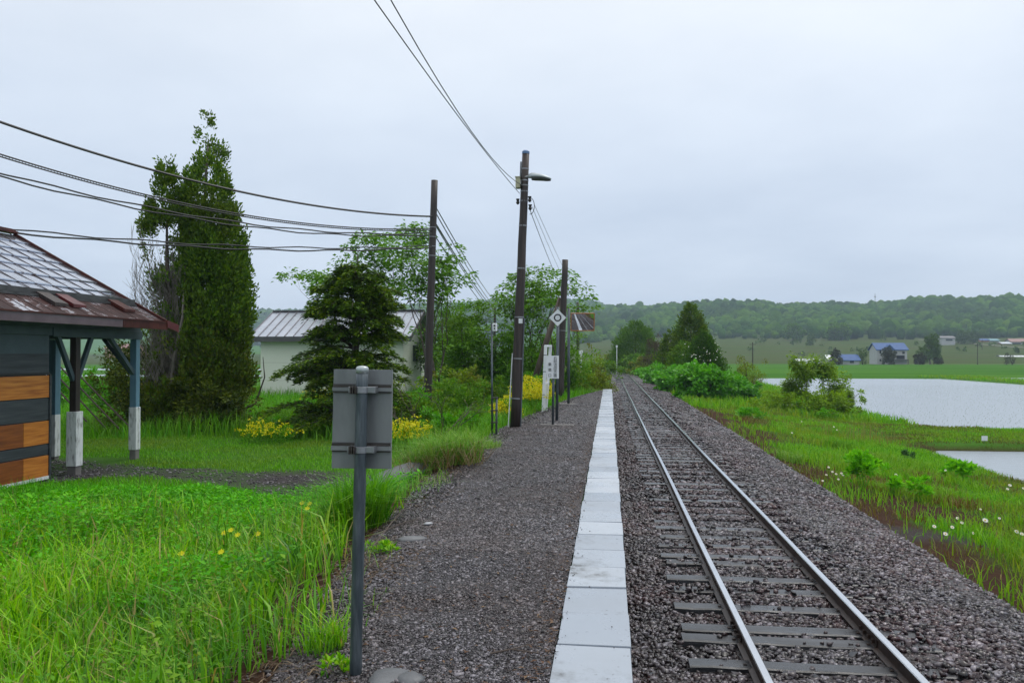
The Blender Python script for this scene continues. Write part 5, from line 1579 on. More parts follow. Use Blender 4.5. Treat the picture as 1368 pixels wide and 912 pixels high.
# mown lawn further back
P = scatter(85000, -16, -2.4, 12.5, 24, lambda X, Y: dl(X, Y) * np.clip(.8 + vnoise(X, Y, 1.5, 34), .1, 1))
n = len(P); tag(meshobj('lawn_grass', *blades(P, rng.uniform(.04, .11, n), rng.uniform(.008, .016, n), rng.uniform(.1, .9, n)), M['lawn']), 'short mown lawn between the shelter and the yew', 'grass', kind='stuff')
# rank growth behind
def rankd(X, Y):
    b_ = sst(19.2, 21.0, Y + .9 * vnoise(X, Y, 2.5, 35) + 4.2 * sst(-6.0, -3.4, X))
    shed = ~((X > -17.2) & (X < -9.9) & (Y > 38.9) & (Y < 44.1))
    d = plat_edge(Y) - X
    return inview(X, Y, 30) * b_ * shed * sst(.1, .5, d) * shelter_out(X, Y)
P = scatter(110000, -22, -.4, 15.5, 48, lambda X, Y: rankd(X, Y) * np.where(Y > 40, (X < track_x(Y) - 2.3), 1))
n = len(P); h = rng.uniform(.15, .62, n) * (1 + 1.0 * vnoise(P[:, 0], P[:, 1], 1.6, 36)) * np.where(P[:, 0] > -3.5, .7, 1)
tag(meshobj('rank_grass', *blades(P, h, rng.uniform(.012, .028, n), rng.uniform(.1, .9, n)), M['rank']), 'rank green growth around the trees and shed', 'grass', kind='stuff')
P = scatter(40000, -30, -.6, 46, 130, lambda X, Y: inview(X, Y, 30) * (X < track_x(Y) - 2.2) * sst(-14, -3, X + .06 * (Y - 46)) , 1.3)
n = len(P); h = rng.uniform(.3, .8, n)
tag(meshobj('trackside_grass', *blades(P, h, rng.uniform(.03, .08, n), rng.uniform(.1, .8, n)), M['rank']), 'tall growth along the far side of the track', 'grass', kind='stuff')
# right verge
def vd(X, Y):
    r = X - track_x(Y)
    sh_ = np.where(Y < 34, 11.75, np.where(Y < 41.5, 60, shore(np.clip(Y, 39.5, 130)) - .3))
    return inview(X, Y, 30) * (r > 2.55) * (X < sh_) * (1 - .88 * np.clip(soil_mask(X, Y), 0, 1))
P = scatter(200000, lambda Y: track_x(Y) + 2.5, lambda Y: np.where(Y < 33, 12.2, np.minimum(22, 17 + .05 * Y)), 6.5, 46, lambda X, Y: vd(X, Y) * np.clip(.7 + vnoise(X, Y, 1.6, 37) * 1.2, .1, 1), 1.35)
# part of it is the rusty sorrel kind
br = vnoise(P[:, 0], P[:, 1], 3.0, 38) + .8 * vnoise(P[:, 0], P[:, 1], .9, 39) + .06 - .08 * (P[:, 0] - 6.4) * np.where(P[:, 1] < 13, .7, .2) > rng.normal(.02, .12, len(P))
for sel, nm, mm, lab in ((~br, 'verge_grass', M['verge'], 'fresh green grass on the verge beside the paddies'), (br, 'sorrel_grass', M['sorrel'], 'rusty brown sorrel and low weeds on the verge')):
    Q = P[sel]; n = len(Q)
    h = (rng.uniform(.07, .36, n) if nm == 'verge_grass' else rng.uniform(.05, .24, n)) * (1 + .7 * vnoise(Q[:, 0], Q[:, 1], 1.2, 43)) * (1 - .45 * sst(9, 11.5, Q[:, 0])) * np.where((Q[:, 0] > 7.2) & (Q[:, 1] < 16), 1.25, 1)
    tag(meshobj(nm, *blades(Q, h, rng.uniform(.006, .014, n) * (1 + Q[:, 1] / 30), rng.uniform(.1, .95, n)), mm), lab, 'grass', kind='stuff')
P = scatter(26000, lambda Y: track_x(Y) + 2.6, lambda Y: np.minimum(24, 17 + .05 * Y), 44, 130, lambda X, Y: inview(X, Y, 30) * (X < shore(np.clip(Y, 39.5, 130)) + .2), 1.2)
n = len(P); tag(meshobj('far_verge_grass', *blades(P, rng.uniform(.2, .6, n), rng.uniform(.03, .07, n), rng.uniform(.1, .8, n)), M['verge']), 'grass on the far verge between track and paddies', 'grass', kind='stuff')
P = scatter(46000, 11.5, 48, 32.4, 42.4, lambda X, Y: inview(X, Y, 30) * np.clip(.7 + vnoise(X, Y, 1.2, 44), 0, 1) * (gz(X, Y) > -1.98))
n = len(P); tag(meshobj('dike_grass', *blades(P, rng.uniform(.05, .15, n), rng.uniform(.015, .03, n), rng.uniform(.1, .9, n)), leafmat('dike_blade', [(.06, .11, .014), (.10, .15, .02), (.14, .16, .04)], [(.10, .09, .03), (.13, .13, .04)], .5)), 'short grass on the dike between two paddies', 'grass', kind='stuff')
P = scatter(9000, 48, 60, 45, 138, lambda X, Y: (gz(X, Y) > -1.95) * 1.0)
n = len(P); tag(meshobj('berm_grass', *blades(P, rng.uniform(.2, .5, n), rng.uniform(.04, .09, n), rng.uniform(.1, .8, n)), M['verge']), 'bright grass on the berm across the flooded paddy', 'grass', kind='stuff')
# reeds
P = scatter(2600, 8, 15, 24, 36, lambda X, Y: sst(.55, 0, np.hypot((X - 9.6) / 4.2, (Y - 33) / 5)) )
n = len(P); tag(meshobj('dry_reeds', *blades(P, rng.uniform(.4, .95, n), rng.uniform(.01, .022, n), rng.uniform(.02, .35, n)), leafmat('reed', [(.20, .20, .05), (.26, .23, .08), (.16, .20, .04)])), 'yellowish reeds in front of the verge shrub', 'reeds', kind='stuff')
# rice seedlings
gx = np.arange(16, 49.5, .34); gy = np.arange(42.5, 105, .6)
A_, B_ = np.meshgrid(gx, gy); X = A_.ravel() + rng.normal(0, .05, A_.size); Y = B_.ravel() + rng.normal(0, .05, A_.size)
k = (X > shore(Y) + .6) & inview(X, Y); X, Y = X[k], Y[k]; n = len(X)
P = np.stack([X, Y, np.full(n, -2.02)], -1)
tag(meshobj('rice_seedlings', *blades(P, rng.uniform(.07, .13, n), rng.uniform(.008, .016, n), rng.uniform(.1, .5, n)), M['seedling']), 'rows of thin rice seedlings in the flooded paddy', 'rice', kind='stuff')

# ------------------------------------------------------------------ tufts, flowers, small plants
def tuft(label, x, y, n, h, r, m, lean=(.2, 1.0), group='grass tufts on the bank', straw=0, w=.008, dz=0):
    b0 = gpt(x, y, dz)
    t = empty('grass_tuft', b0, label, 'grass tuft', group)
    a = rng.uniform(0, 6.283, n); rr = r * np.sqrt(rng.random(n))
    P = np.stack([rr * np.cos(a), rr * np.sin(a), np.full(n, -.02)], -1) + np.array(b0)
    P[:, 2] = np.maximum(gz(P[:, 0], P[:, 1]) - .02 + dz, b0.z - .4)
    meshobj('blade', *blades(P, rng.uniform(.5, 1.1, n) * h, rng.uniform(.6, 1.3, n) * w, rng.uniform(lean[0], lean[1], n)), m, t)
    if straw:
        a = rng.uniform(0, 6.283, straw); rr = r * 1.25 * np.sqrt(rng.random(straw))
        P = np.stack([rr * np.cos(a), rr * np.sin(a) - r * .45, np.full(straw, .0)], -1) + np.array(b0)
        P[:, 2] = np.maximum(gz(P[:, 0], P[:, 1]), np.where(P[:, 0] > plat_edge(P[:, 1]), -.02, -9)) + .03
        meshobj('dry_blade', *blades(P, rng.uniform(.4, 1.0, straw) * h, rng.uniform(.6, 1.2, straw) * w, rng.uniform(.9, 1.7, straw)), M['straw'], t)
    return t
p = at(592, 622, -.05); tuft('large grass tuft with straw base where platform meets lawn', p.x - .05, p.y + .25, 2600, .62, .6, M['tuft'], lean=(.2, 1.35), straw=420, dz=.06)
p = at(478, 712, -.2); tuft('lush green grass tuft right behind the nearest sign post', p.x, p.y, 950, .78, .3, M['rank'], lean=(.2, 1.25), w=.013)
p = at(440, 880, -.1); tuft('small bright tuft at the foot of the nearest sign post', p.x - .03, p.y, 160, .3, .13, M['tallgrass'], w=.009)
p = at(640, 598, -.03); tuft('low green tuft beside the thin grey post', p.x, p.y, 700, .26, .4, M['tuft'])
p = at(790, 523, -.03); tuft('yellowing tuft at the end of the platform', p.x, p.y + 1.2, 900, .5, .8, M['tuft'], w=.018)
p = at(842, 541, -.9); tuft('small weed tuft between coping and left rail', p.x, p.y, 260, .25, .4, M['tuft'], w=.012)
p = at(975, 605, -.95); tuft('small dark weed at the ballast shoulder', p.x, p.y, 120, .18, .22, M['sorrel'], w=.012)
p = at(1055, 612, -1.1); tuft('grey green tuft at the edge of the ballast', p.x, p.y, 500, .34, .38, M['tuft'], w=.012)
p = at(1120, 588, -1.2); tuft('dark green tuft on the verge by the dike', p.x, p.y, 500, .42, .45, M['rank'], w=.016)
p = at(1170, 575, -1.4); tuft('lush low tuft at the start of the dike', p.x - 1.6, p.y, 700, .5, .9, M['rank'], w=.02)

def weedpatch(label, x, y, rx, h, n, leaf, m, stems=6, fl=None, group='leafy plants on the verge', name='leafy_plant', wide=.45):
    return bush(name, label, 'plant', gpt(x, y, -.03), rx, rx, h, n, leaf, m, group=group, lump=.5, stems=stems, up=.5, hollow=.15, flowers=fl, low=-.2, stem_m=M['knot'], wide=wide)
def onv(px, py, z=-1.3): 
    p = at(px, py, z); z2 = float(gz(p.x, p.y)); return at(px, py, z2)
p = onv(1152, 655); weedpatch('tall bright leafy plant standing out on the verge', p.x, p.y, .36, .9, 900, .11, M['lush'])
p = onv(1192, 660); weedpatch('slim bright plant just right of the tallest verge plant', p.x, p.y, .26, .6, 420, .09, M['lush'])
p = onv(1232, 668); weedpatch('low bright plant in the middle of the verge', p.x, p.y, .32, .55, 450, .09, M['lush'])
p = onv(1288, 640); weedpatch('broad leaved plant near the edge of the near paddy', p.x, p.y, .36, .5, 160, .2, M['lush'], wide=.7)
p = onv(1215, 615); weedpatch('small blue green plant near the corner of the paddy', p.x, p.y, .3, .4, 300, .08, M['iris'])
p = onv(1100, 560, -1.4); weedpatch('dark green clump of leaves before the verge shrub', p.x, p.y, .7, .6, 700, .12, M['rank'])
p = onv(1060, 548, -1.3); weedpatch('clump of large leaves with white umbels by the shrub', p.x, p.y, .9, .6, 520, .2, M['knot'], fl=(14, .07, M['petal']), wide=.65)
p = onv(1005, 560, -1.2); weedpatch('low bright leaves along the track past the ballast', p.x, p.y, .9, .5, 700, .14, M['knot'])
# slope plants at left
p = at(448, 905, -.05); weedpatch('small yellow green seedling by the foot of the nearest post', p.x, p.y, .11, .16, 90, .05, M['tallgrass'], group='leafy plants on the bank', stems=3)
p = at(515, 738, -.05); weedpatch('small yellow green plant on the gravel slope', p.x, p.y, .2, .1, 160, .05, M['tallgrass'], group='leafy plants on the bank', stems=3)
# knotweed and shrubs
def kn(label, px, py, rx, ry, h, n, leaf=.25, m=None):
    p = at(px, py, -1.1); h *= 1.22; rx *= 1.1; bush('knotweed_bush', label, 'bush', gpt(p.x, p.y, -.05), rx, ry, h, n, leaf, m or M['knot'], group='bright knotweed bushes by the track', lump=.25, stems=10, hollow=.55, wide=.75, up=-.05)
kn('large bright knotweed bush closest to the camera by the track', 940, 533, 1.7, 1.6, 1.75, 5200)
kn('bright knotweed bush between the largest one and the verge conifers', 985, 528, 1.2, 1.5, 1.4, 2600)
kn('bright knotweed bush at the ballast edge under the conifers', 905, 524, 1.3, 2.2, 1.5, 3600)
kn('farther low knotweed bush along the bending track', 884, 514, 1.6, 3.5, 1.6, 3400)
kn('small knotweed bush at the back of the row', 872, 506, 1.5, 3.5, 1.3, 2400)
p = at(1005, 533, -1.3); bush('willow_shrub', 'upright yellow green shrub beside the bright knotweed', 'bush', gpt(p.x + .3, p.y + 4), 1.3, 1.3, 3.0, 4200, .12, M['olive'], lump=.5, stems=20, up=.6, hollow=.2, wide=.35)
p = at(1080, 545, -1.4); pb_ = gpt(p.x, p.y)
broadleaf('verge_shrub', 'open branching shrub in front of the flooded paddy', 'bush', tuple(pb_), [(-.5, 0, 1, .8), (.1, .1, 1, 1), (.5, -.1, 1, .95), (.9, .1, .6, .8), (-.9, 0, .8, .7), (1.2, -.2, .35, .7)], 3, 1.35, .16, 80, M['shrub'], spray=.32, flat=.9, spread=.6, up=.22, rad=.03, minr=.006)
p = at(1095, 548, -1.4); bush('verge_bush', 'low leafy bush right of the branching shrub', 'bush', gpt(p.x + .6, p.y), 1.5, 1.1, 1.5, 4200, .14, M['shrub'], lump=.5, stems=10)
p = at(1040, 548, -1.4); bush('verge_bush', 'yellowish low bush left of the branching shrub', 'bush', gpt(p.x, p.y), 1.3, .9, 1.1, 2600, .12, M['shrub'], lump=.5, stems=8)
for (px, py, rx, h, lab) in ((86, 556, 1.0, 1.5, 'tall bright weeds seen between the shelter posts, nearest the wall'), (120, 552, 1.1, 1.7, 'tall bright weeds seen between the shelter posts, behind the dark post'), (152, 566, .9, 1.1, 'bright weeds in the porch opening beside the blue post')):
    p = at(px, py, -.75); bush('weed_clump', lab, 'plant', gpt(p.x, p.y, -.03), rx, rx * .8, h, 2600, .13, M['knot'], group='tall weeds behind the shelter', lump=.4, stems=10, up=.5, hollow=.2)
for (px, py, z, rx, ry, h, n_, lf, mm, lab) in (
    (598, 585, -.4, .75, .6, .85, 2600, .10, 'knot', 'leafy weed clump between the straw tuft and the bare shrub'),
    (632, 578, -.35, .6, .55, .75, 2200, .09, 'bushleaf', 'leafy weed clump just left of the thin grey post'),
    (565, 575, -.45, .8, .6, 1.05, 2600, .10, 'bushleaf', 'dark leafy weeds right of the yellow clump by the sign panel'),
    (612, 558, -.45, 1.2, .8, 1.25, 4200, .11, 'angelica', 'bushy growth around the foot of the dark pole past the shed'),
    (548, 562, -.5, 1.0, .7, .95, 3000, .11, 'knot', 'bright weeds under the right side of the yew'),
    (650, 548, -.4, 1.0, .7, 1.35, 3600, .11, 'bushleaf', 'tall green growth behind the thin grey post'),
    (310, 572, -.5, 1.0, .6, .55, 2200, .09, 'knot', 'low bright weeds at the foot of the cypress'),
    (405, 560, -.55, 1.0, .7, .75, 2600, .10, 'knot', 'bright weeds under the left boughs of the yew')):
    p = at(px, py, z); bush('weed_clump', lab, 'plant', gpt(p.x, p.y, -.04), rx, ry, h, n_, lf, M[mm], group='weed clumps along the platform bank', lump=.6, stems=10, up=.5, hollow=.1, wide=.4)
# bare shrub between tuft and pole
sb = gpt(-4.1, 19.0)
bsr = empty('bare_shrub', sb, 'bare twiggy shrub with few young leaves behind the sign panel', 'bush')
mb = MB(); tips = []
for s in ((-.9, .1, .75), (-.6, -.1, 1), (.6, 0, .8), (.9, .1, .5), (.2, -.3, 1)):
    branchy(mb, sb.copy(), Vector(s).normalized(), .85, .022, 0, 2, tips, .6, .12, (2, 3), .005, .16, .7)
mb.build('branch', M['twig'], bsr)
T = np.array([list(p) for p, d in tips]); C = np.repeat(T, 3, 0) + rng.normal(0, .07, (len(T) * 3, 3)); n = len(C)
meshobj('foliage', *leaves(C, rand_dir(n), np.tile([0, 0, 1.], (n, 1)), rng.uniform(.05, .1, n), rng.uniform(.03, .05, n)), M['olive'], bsr)
# yellow flowering plants
def yel(label, px, py, z, rx, ry, h, n, nf, dy=0):
    p = at(px, py, z); bush('yellow_flower_clump', label, 'flowers', gpt(p.x, p.y + dy, -.03), rx, ry, h * 1.15, n, .085, M['rank'], group='yellow flowering clumps', lump=.75, stems=14, up=.8, hollow=.2, wide=.3, flowers=(nf, .05, M['yellow']), stem_m=M['rank'])
yel('large yellow flowering clump behind the lamp pole', 710, 562, -.35, .7, 1.3, .95, 1500, 520, .6)
yel('small yellow flowering clump left of the lamp pole', 676, 574, -.35, .38, .5, .6, 600, 190)
yel('yellow flowering clump right of the nearest sign panel', 548, 598, -.45, .5, .5, .65, 700, 170)
yel('loose yellow flowering clump in the grass before the yew', 358, 592, -.5, .8, .6, .5, 800, 110)
yel('yellow flowering clump between cypress and yew by the shed', 372, 560, -.55, .7, .6, .8, 600, 90, 4)
yel('yellow flowering clump seen through the shelter porch', 137, 570, -.6, .5, .6, 1.1, 600, 160, 2)
yel('yellow flowering clump beside the blue shelter post', 165, 585, -.6, .45, .5, .75, 500, 90, 1.5)
# daffodils
dfo = []
for i, (px, py) in enumerate(((411, 698), (414, 688), (318, 725), (309, 718), (345, 728), (243, 752), (300, 722), (296, 752), (404, 683))):
    p = at(px, py + 10, -.35); b0 = gpt(p.x, p.y); 
    t = empty('daffodil', b0, 'small yellow flower on a thin stem in the bank grass', 'flower', 'yellow flowers in the bank grass')
    h = b0.z + .33
    mb = MB(); mb.tube([b0 - Vector((0, 0, .02)), Vector((b0.x, b0.y, h))], .004, 5); mb.build('stem', M['rank'], t)
    k = 7; a = np.arange(k) / k * 6.283
    D = np.stack([np.cos(a), np.sin(a) * .7 - .2, np.sin(a) * .6 + .25], -1)
    meshobj('petal', *leaves(np.tile([b0.x, b0.y - .01, h], (k, 1)), D, np.tile([0, -.6, .8], (k, 1)), np.full(k, .036), np.full(k, .026), 0), M['yellow'], t)
p = at(385, 712, -.4); tuft('blue green clump of flower leaves on the bank', p.x, p.y, 420, .3, .42, M['iris'], lean=(.0, .6), w=.012)
# daisies
dz_ = [(1316, 695, 1.35), (1279, 692, .8), (1248, 703, .9), (1285, 698, .8), (1272, 704, .9), (1263, 713, 1), (1310, 680, .6), (1358, 710, 1), (1365, 713, .9), (1349, 648, 1.1), (1346, 653, .9), (1335, 692, .7),
       (1107, 624, .8), (1112, 630, .8), (1117, 633, .8), (1124, 632, .8), (1126, 634, .9), (1104, 634, .7), (1197, 634, 1), (1263, 628, .8), (1120, 640, .7), (1099, 642, .7), (1071, 563, .8), (1058, 578, .9), (1114, 570, .9), (1118, 574, .8), (1367, 652, .8), (1300, 712, .7)]
for i, (px, py, s) in enumerate(dz_):
    hgt = .34
    p = onv(px, py + 14, -1.4); b0 = gpt(p.x, p.y); c = atY(px, py, p.y); r = .032 * s
    lab = 'largest white daisy standing in the verge grass' if i == 0 else 'white daisy with yellow centre in the verge grass'
    t = empty('daisy', b0, lab, 'flower', 'white daisies on the verge')
    mb = MB(); mb.tube([b0 - Vector((0, 0, .02)), (b0 + c) / 2 + Vector((.01, 0, 0)), c], .0035, 5); mb.build('stem', M['verge'], t)
    k = 12; a = np.arange(k) / k * 6.283
    D = np.stack([np.cos(a), np.sin(a) * .7 - .25, np.sin(a) * .7 + .25], -1)
    meshobj('petal', *leaves(np.tile(list(c), (k, 1)), D, np.tile([0, -.7, .7], (k, 1)), np.full(k, r * 1.25), np.full(k, r * .62), 0), M['petal'], t)
    v, f = blobs(np.array([list(c + Vector((0, -.006, .006)))]), np.array([[r * .38] * 3]), jit=.02); meshobj('centre', v, f, M['yolk'], t)

# ------------------------------------------------------------------ right trees
def conB(name, label, px, pytop, Y, hw, n, leaf=.24, m=None, lean=(0, 0), ph=None, pr=None, g='conifers beside the bending track', dz=0, cs=.5):
    tp_ = atY(px, pytop, Y); b0 = gpt(tp_.x, Y); h = tp_.z - b0.z
    conifer(name, label, tuple(b0), h, ph or [0, .08, .3, .55, .8, 1], [hw * q for q in (pr or [.75, .95, 1, .78, .42, .04])], n, leaf, m or M['hedgeconifer'], group=g, lump=.24, trunk_r=.2, csize=cs, per=34)
conB('verge_conifer', 'tallest dark conifer right of the track', 923, 405, 78, 1.85, 26000, .2, m=M['cypress'], pr=[.75, .95, 1, .82, .5, .1])
conB('verge_conifer', 'dark conifer lobe leaning left of the tallest one', 896, 441, 80, 1.6, 12000, .2, m=M['cypress'])
conB('verge_conifer', 'shorter rounded conifer dotted with white blossom in front', 940, 444, 66, 1.55, 17000, .18, pr=[.8, 1, 1, .85, .55, .08])
conB('verge_conifer', 'low conifer filling the gap beneath the dark pair', 914, 458, 72, 1.4, 9000, .2, pr=[.8, 1, 1, .85, .6, .15], m=M['bushleaf'])
conB('round_tree', 'lighter green pointed tree on the outside of the bend', 849, 430, 125, 3.4, 20000, .3, m=leafmat('mid_conifer_leaf', [(.05, .14, .009), (.08, .19, .012), (.12, .24, .018)]), pr=[.7, .95, 1, .85, .55, .12], cs=.8, g='conifers beside the bending track')
# white blossom on the front conifer
p = atY(940, 470, 64.3); n = 40
C = np.stack([p.x + rng.normal(0, .7, n), np.full(n, 64.25) + rng.uniform(-.2, .2, n), p.z + rng.normal(-.2, .45, n)], -1)
vo = meshobj('blossom_spray', *leaves(C, rand_dir(n), np.tile([0, -1., 0], (n, 1)), np.full(n, .11), np.full(n, .09)), M['petal'], origin=tuple(p)); tag(vo, 'white blossom sprays hanging on the front conifer', 'blossom', kind='stuff')
p = gpt(atY(876, 480, 98).x, 98); bush('brown_bush', 'leafless brown bush between the two conifer groups', 'bush', p, 1.5, 1.4, 4.9, 5000, .22, M['brownbush'], lump=.4, stems=18, up=.6, wide=.2)
p = gpt(atY(848, 480, 108).x, 112); bush('trackside_bush', 'dark green bush beneath the lighter pointed tree', 'bush', p, 2.2, 2, 2.6, 2400, .3, M['bushleaf'], lump=.4)
p = gpt(atY(862, 480, 108).x, 104); bush('trackside_bush', 'green bush between the pointed tree and the brown bush', 'bush', p, 2.2, 2, 2.4, 2200, .3, M['olive'], lump=.4)
p = gpt(atY(820, 480, 128).x, 128); bush('trackside_bush', 'pale green bush far along the left of the bending track', 'bush', p, 3.0, 2.5, 2.8, 2200, .3, M['olive'], lump=.4)
p = gpt(atY(800, 480, 84).x, 84); bush('trackside_bush', 'low green bush beyond the platform end', 'bush', p, 2.2, 2.5, 2.0, 2200, .24, M['bushleaf'], lump=.4)
p = gpt(atY(836, 480, 150).x, 150); bush('trackside_bush', 'green bush closing the view where the track bends away', 'bush', p, 4, 2.5, 3.0, 2400, .34, M['bushleaf'], lump=.4)
# small white marker by the track
for (px, py, pyb, Y, lab) in ((824, 463, 482, 118, 'tiny white post far along the track before the pointed tree'), (776, 472, 490, 52, 'small white post behind the withered bush')):
    a = atY(px, pyb, Y); b_ = atY(px, py, Y); a = gpt(a.x, Y)
    t = empty('marker_post', a, lab, 'post', 'white trackside marker posts')
    mb = MB(); mb.tube([a, b_], .05, 8); mb.build('post', M['white'], t)
    mb = MB(); mb.box(b_.x - .13, b_.x + .13, b_.y - .06, b_.y - .045, b_.z - .1, b_.z + .2); mb.build('plate', M['white'], t)
p = at(1315, 592, -1.78); p = gpt(p.x, p.y)
t = empty('stake_marker', p, 'small white square marker plate standing on the paddy dike', 'marker')
mb = MB(); mb.tube([p, p + Vector((0, 0, .32))], .012, 6); mb.build('stake', M['galv'], t)
mb = MB(); mb.box(p.x - .11, p.x + .11, p.y - .03, p.y - .014, p.z + .08, p.z + .27); mb.build('plate', M['white'], t)

# ------------------------------------------------------------------ far houses and trees
def house(name, label, px0, px1, pytop, pyeave, pybase, Y, depth, wallm, roofm, gable=0, wins=(), chimney=False, gx=False, group=None):
    a = atY(px0, pybase, Y); b_ = atY(px1, pybase, Y); zb = a.z; ze = atY(px0, pyeave, Y).z; zr = atY(px0, pytop, Y).z
    x0, x1 = a.x, b_.x
    t = empty(name, ((x0 + x1) / 2, Y, zb), label, 'house' if name != 'barn' else 'barn', group)
    y0, y1 = Y, Y + depth; ym = (y0 + y1) / 2
    mb = MB(); mb.add([(x0, y0, zb - 1.5), (x1, y0, zb - 1.5), (x1, y1, zb - 1.5), (x0, y1, zb - 1.5), (x0, y0, ze), (x1, y0, ze), (x1, ym, zr - .15), (x1, y1, ze), (x0, y1, ze), (x0, ym, zr - .15)],
                      [(0, 1, 5, 4), (1, 2, 7, 6, 5), (2, 3, 8, 7), (3, 0, 4, 9, 8)]); mb.build('wall', wallm, t)
    mb = MB(); o_ = .5; e = (zr - ze) / (ym - y0) * o_
    for (ye) in (y0 - o_, y1 + o_):
        mb.add([(x0 - o_, ye, ze - e), (x1 + o_, ye, ze - e), (x1 + o_, ym, zr), (x0 - o_, ym, zr), (x0 - o_, ye, ze - e - .25), (x1 + o_, ye, ze - e - .25), (x1 + o_, ym, zr - .25), (x0 - o_, ym, zr - .25)],
               [(0, 1, 2, 3), (7, 6, 5, 4), (0, 4, 5, 1), (1, 5, 6, 2), (3, 2, 6, 7), (0, 3, 7, 4)])
    mb.build('roof', roofm, t)
    for (wx, wy, ww, wh) in wins:
        c = atY(wx, wy, Y - .05); w_ = ww * Y / FPX / 2; h_ = wh * Y / FPX / 2
        mb = MB(); mb.box(c.x - w_ - .12, c.x + w_ + .12, c.y - .06, c.y + .04, c.z - h_ - .12, c.z + h_ + .12); f_ = mb.build('window', M['housewhite'], t)
        mb = MB(); mb.box(c.x - w_, c.x + w_, c.y - .1, c.y - .062, c.z - h_, c.z + h_); mb.build('pane', M['glass'], f_)
    return t, (x0, x1, y0, y1, zb, ze, zr)
hA, q = house('farmhouse', 'two storey white farmhouse with blue roof on the plain', 1172, 1212, 457.5, 466, 487, 308, 9, M['housewhite'], M['houseblue'], wins=((1203, 477, 10, 5), (1197, 471, 3, 3), (1207, 471, 3, 3), (1176, 470, 2, 4), (1176, 481, 2, 3)))
x0, x1, y0, y1, zb, ze, zr = q
# its front gable and porch
xm = atY(1191, 470, 306).x
mb = MB(); mb.add([(xm - 2, y0 - .4, ze - .5), (xm + 2, y0 - .4, ze - .5), (xm, y0 - .4, ze + 1.6), (xm - 2, y0 + 3.5, ze - .5), (xm + 2, y0 + 3.5, ze - .5), (xm, y0 + 3.5, ze + 1.6)], [(0, 1, 2), (0, 2, 5, 3), (1, 4, 5, 2)])
mb.build('dormer', M['houseblue'], hA)
mb = MB(); mb.box(atY(1196, 480, 306).x, x1, y0 - 1.6, y0 - .02, zb + 1.6, zb + 1.9); mb.box(x1 - .3, x1 - .05, y0 - 1.6, y0 - 1.35, zb - .2, zb + 1.6); mb.build('porch', M['darktrim'], hA)
house('farmhouse', 'small white outbuilding with blue roof beside the farmhouse', 1125, 1148, 473, 480, 487.5, 300, 7, M['housewhite'], M['houseblue'], wins=((1138, 483, 5, 3.4),))
house('barn', 'tiny white gabled hut behind a dark tree on the plain', 1107, 1117, 474, 480, 487.5, 302, 6, M['housewhite'], M['greenhouse'])
house('farmhouse', 'distant white house below the wooded hill with grey upper floor', 1258, 1276, 448.5, 451, 459, 560, 9, M['housewhite'], M['darktrim'], wins=((1268, 454, 8, 2),))
house('farmhouse', 'distant low house with a bright blue roof near the forest', 1311, 1321, 452, 454, 457.5, 600, 8, M['barnpink'], M['houseblue'])
house('farmhouse', 'distant low house with a teal roof near the forest', 1324, 1335, 452, 454.5, 457.5, 605, 8, M['housewhite'], M['teal'])
house('farmhouse', 'distant pale orange house at the edge of the slope', 1339, 1351, 456.5, 458.5, 461.5, 560, 8, M['barnpink'], M['greenhouse'])
house('farmhouse', 'distant long white house with dark roof at the frame edge', 1351, 1380, 452, 456, 461.5, 566, 9, M['housewhite'], M['barnred'], wins=((1358, 459, 10, 2),))
house('barn', 'distant red roofed barn seen through the shelter porch', 140, 176, 459, 465, 474, 330, 12, M['barnpink'], M['barnred'])
def tunnel(label, px0, px1, pytop, pybase, Y, depth):
    a = atY(px0, pybase, Y); b_ = atY(px1, pybase, Y); top = atY(px0, pytop, Y).z
    t = empty('greenhouse', ((a.x + b_.x) / 2, Y, a.z), label, 'greenhouse', 'white greenhouse tunnels')
    V = []; Fq = []; n = 12; k = 10; h = top - a.z
    for i in range(k + 1):
        x = a.x + (b_.x - a.x) * i / k
        for j in range(n + 1):
            an = math.pi * j / n
            V.append((x, Y + depth / 2 - math.cos(an) * depth / 2, a.z - .8 + max(0, math.sin(an)) ** .8 * (h + .8)))
        if i:
            for j in range(n):
                q_ = (i - 1) * (n + 1) + j; Fq.append((q_, q_ + 1, q_ + n + 2, q_ + n + 1))
    Fq.append(tuple(range(n + 1))); Fq.append(tuple(range(k * (n + 1), (k + 1) * (n + 1)))[::-1])
    meshobj('cover', V, Fq, M['greenhouse'], t, smooth=True)
    mb = MB()
    for i in range(k + 1):
        x = a.x + (b_.x - a.x) * i / k
        mb.tube([(x, Y + depth / 2 - math.cos(math.pi * j / n) * (depth / 2 + .03), a.z - .8 + max(0, math.sin(math.pi * j / n)) ** .8 * (h + .83)) for j in range(n + 1)], .04, 4)
    mb.build('hoop', M['galv'], t)
tunnel('white greenhouse tunnel behind the verge shrub', 1063, 1098, 479, 487, 300, 6)
tunnel('white greenhouse tunnel at the frame edge behind two dark shrubs', 1337, 1385, 474.5, 480, 420, 7)
def ftree(label, px, pytop, pybase, Y, hwpx, m, n=900, leaf=None, name='field_tree', g='trees on the far plain', pr=None):
    tp_ = atY(px, pytop, Y); bz = float(gz(tp_.x, Y)); bb0 = atY(px, pybase, Y); hw = hwpx * Y / FPX
    b0 = Vector((tp_.x, Y, bz)); h = tp_.z - bz
    bush(name, label, 'tree', b0, hw, hw * .9, h, int(n * 3), leaf or hw * .2, m, group=g, lump=.18, stems=5, hollow=.3)
ftree('dark rounded tree between the white hut and outbuilding', 1118, 467, 487, 297, 8, M['fardark'])
ftree('small tree right of the blue roofed outbuilding', 1152, 464, 487, 303, 6, M['fartree'], 600)
ftree('dark double tree standing before the farmhouse', 1187, 463, 487, 302, 8.5, M['fardark'], 1000)
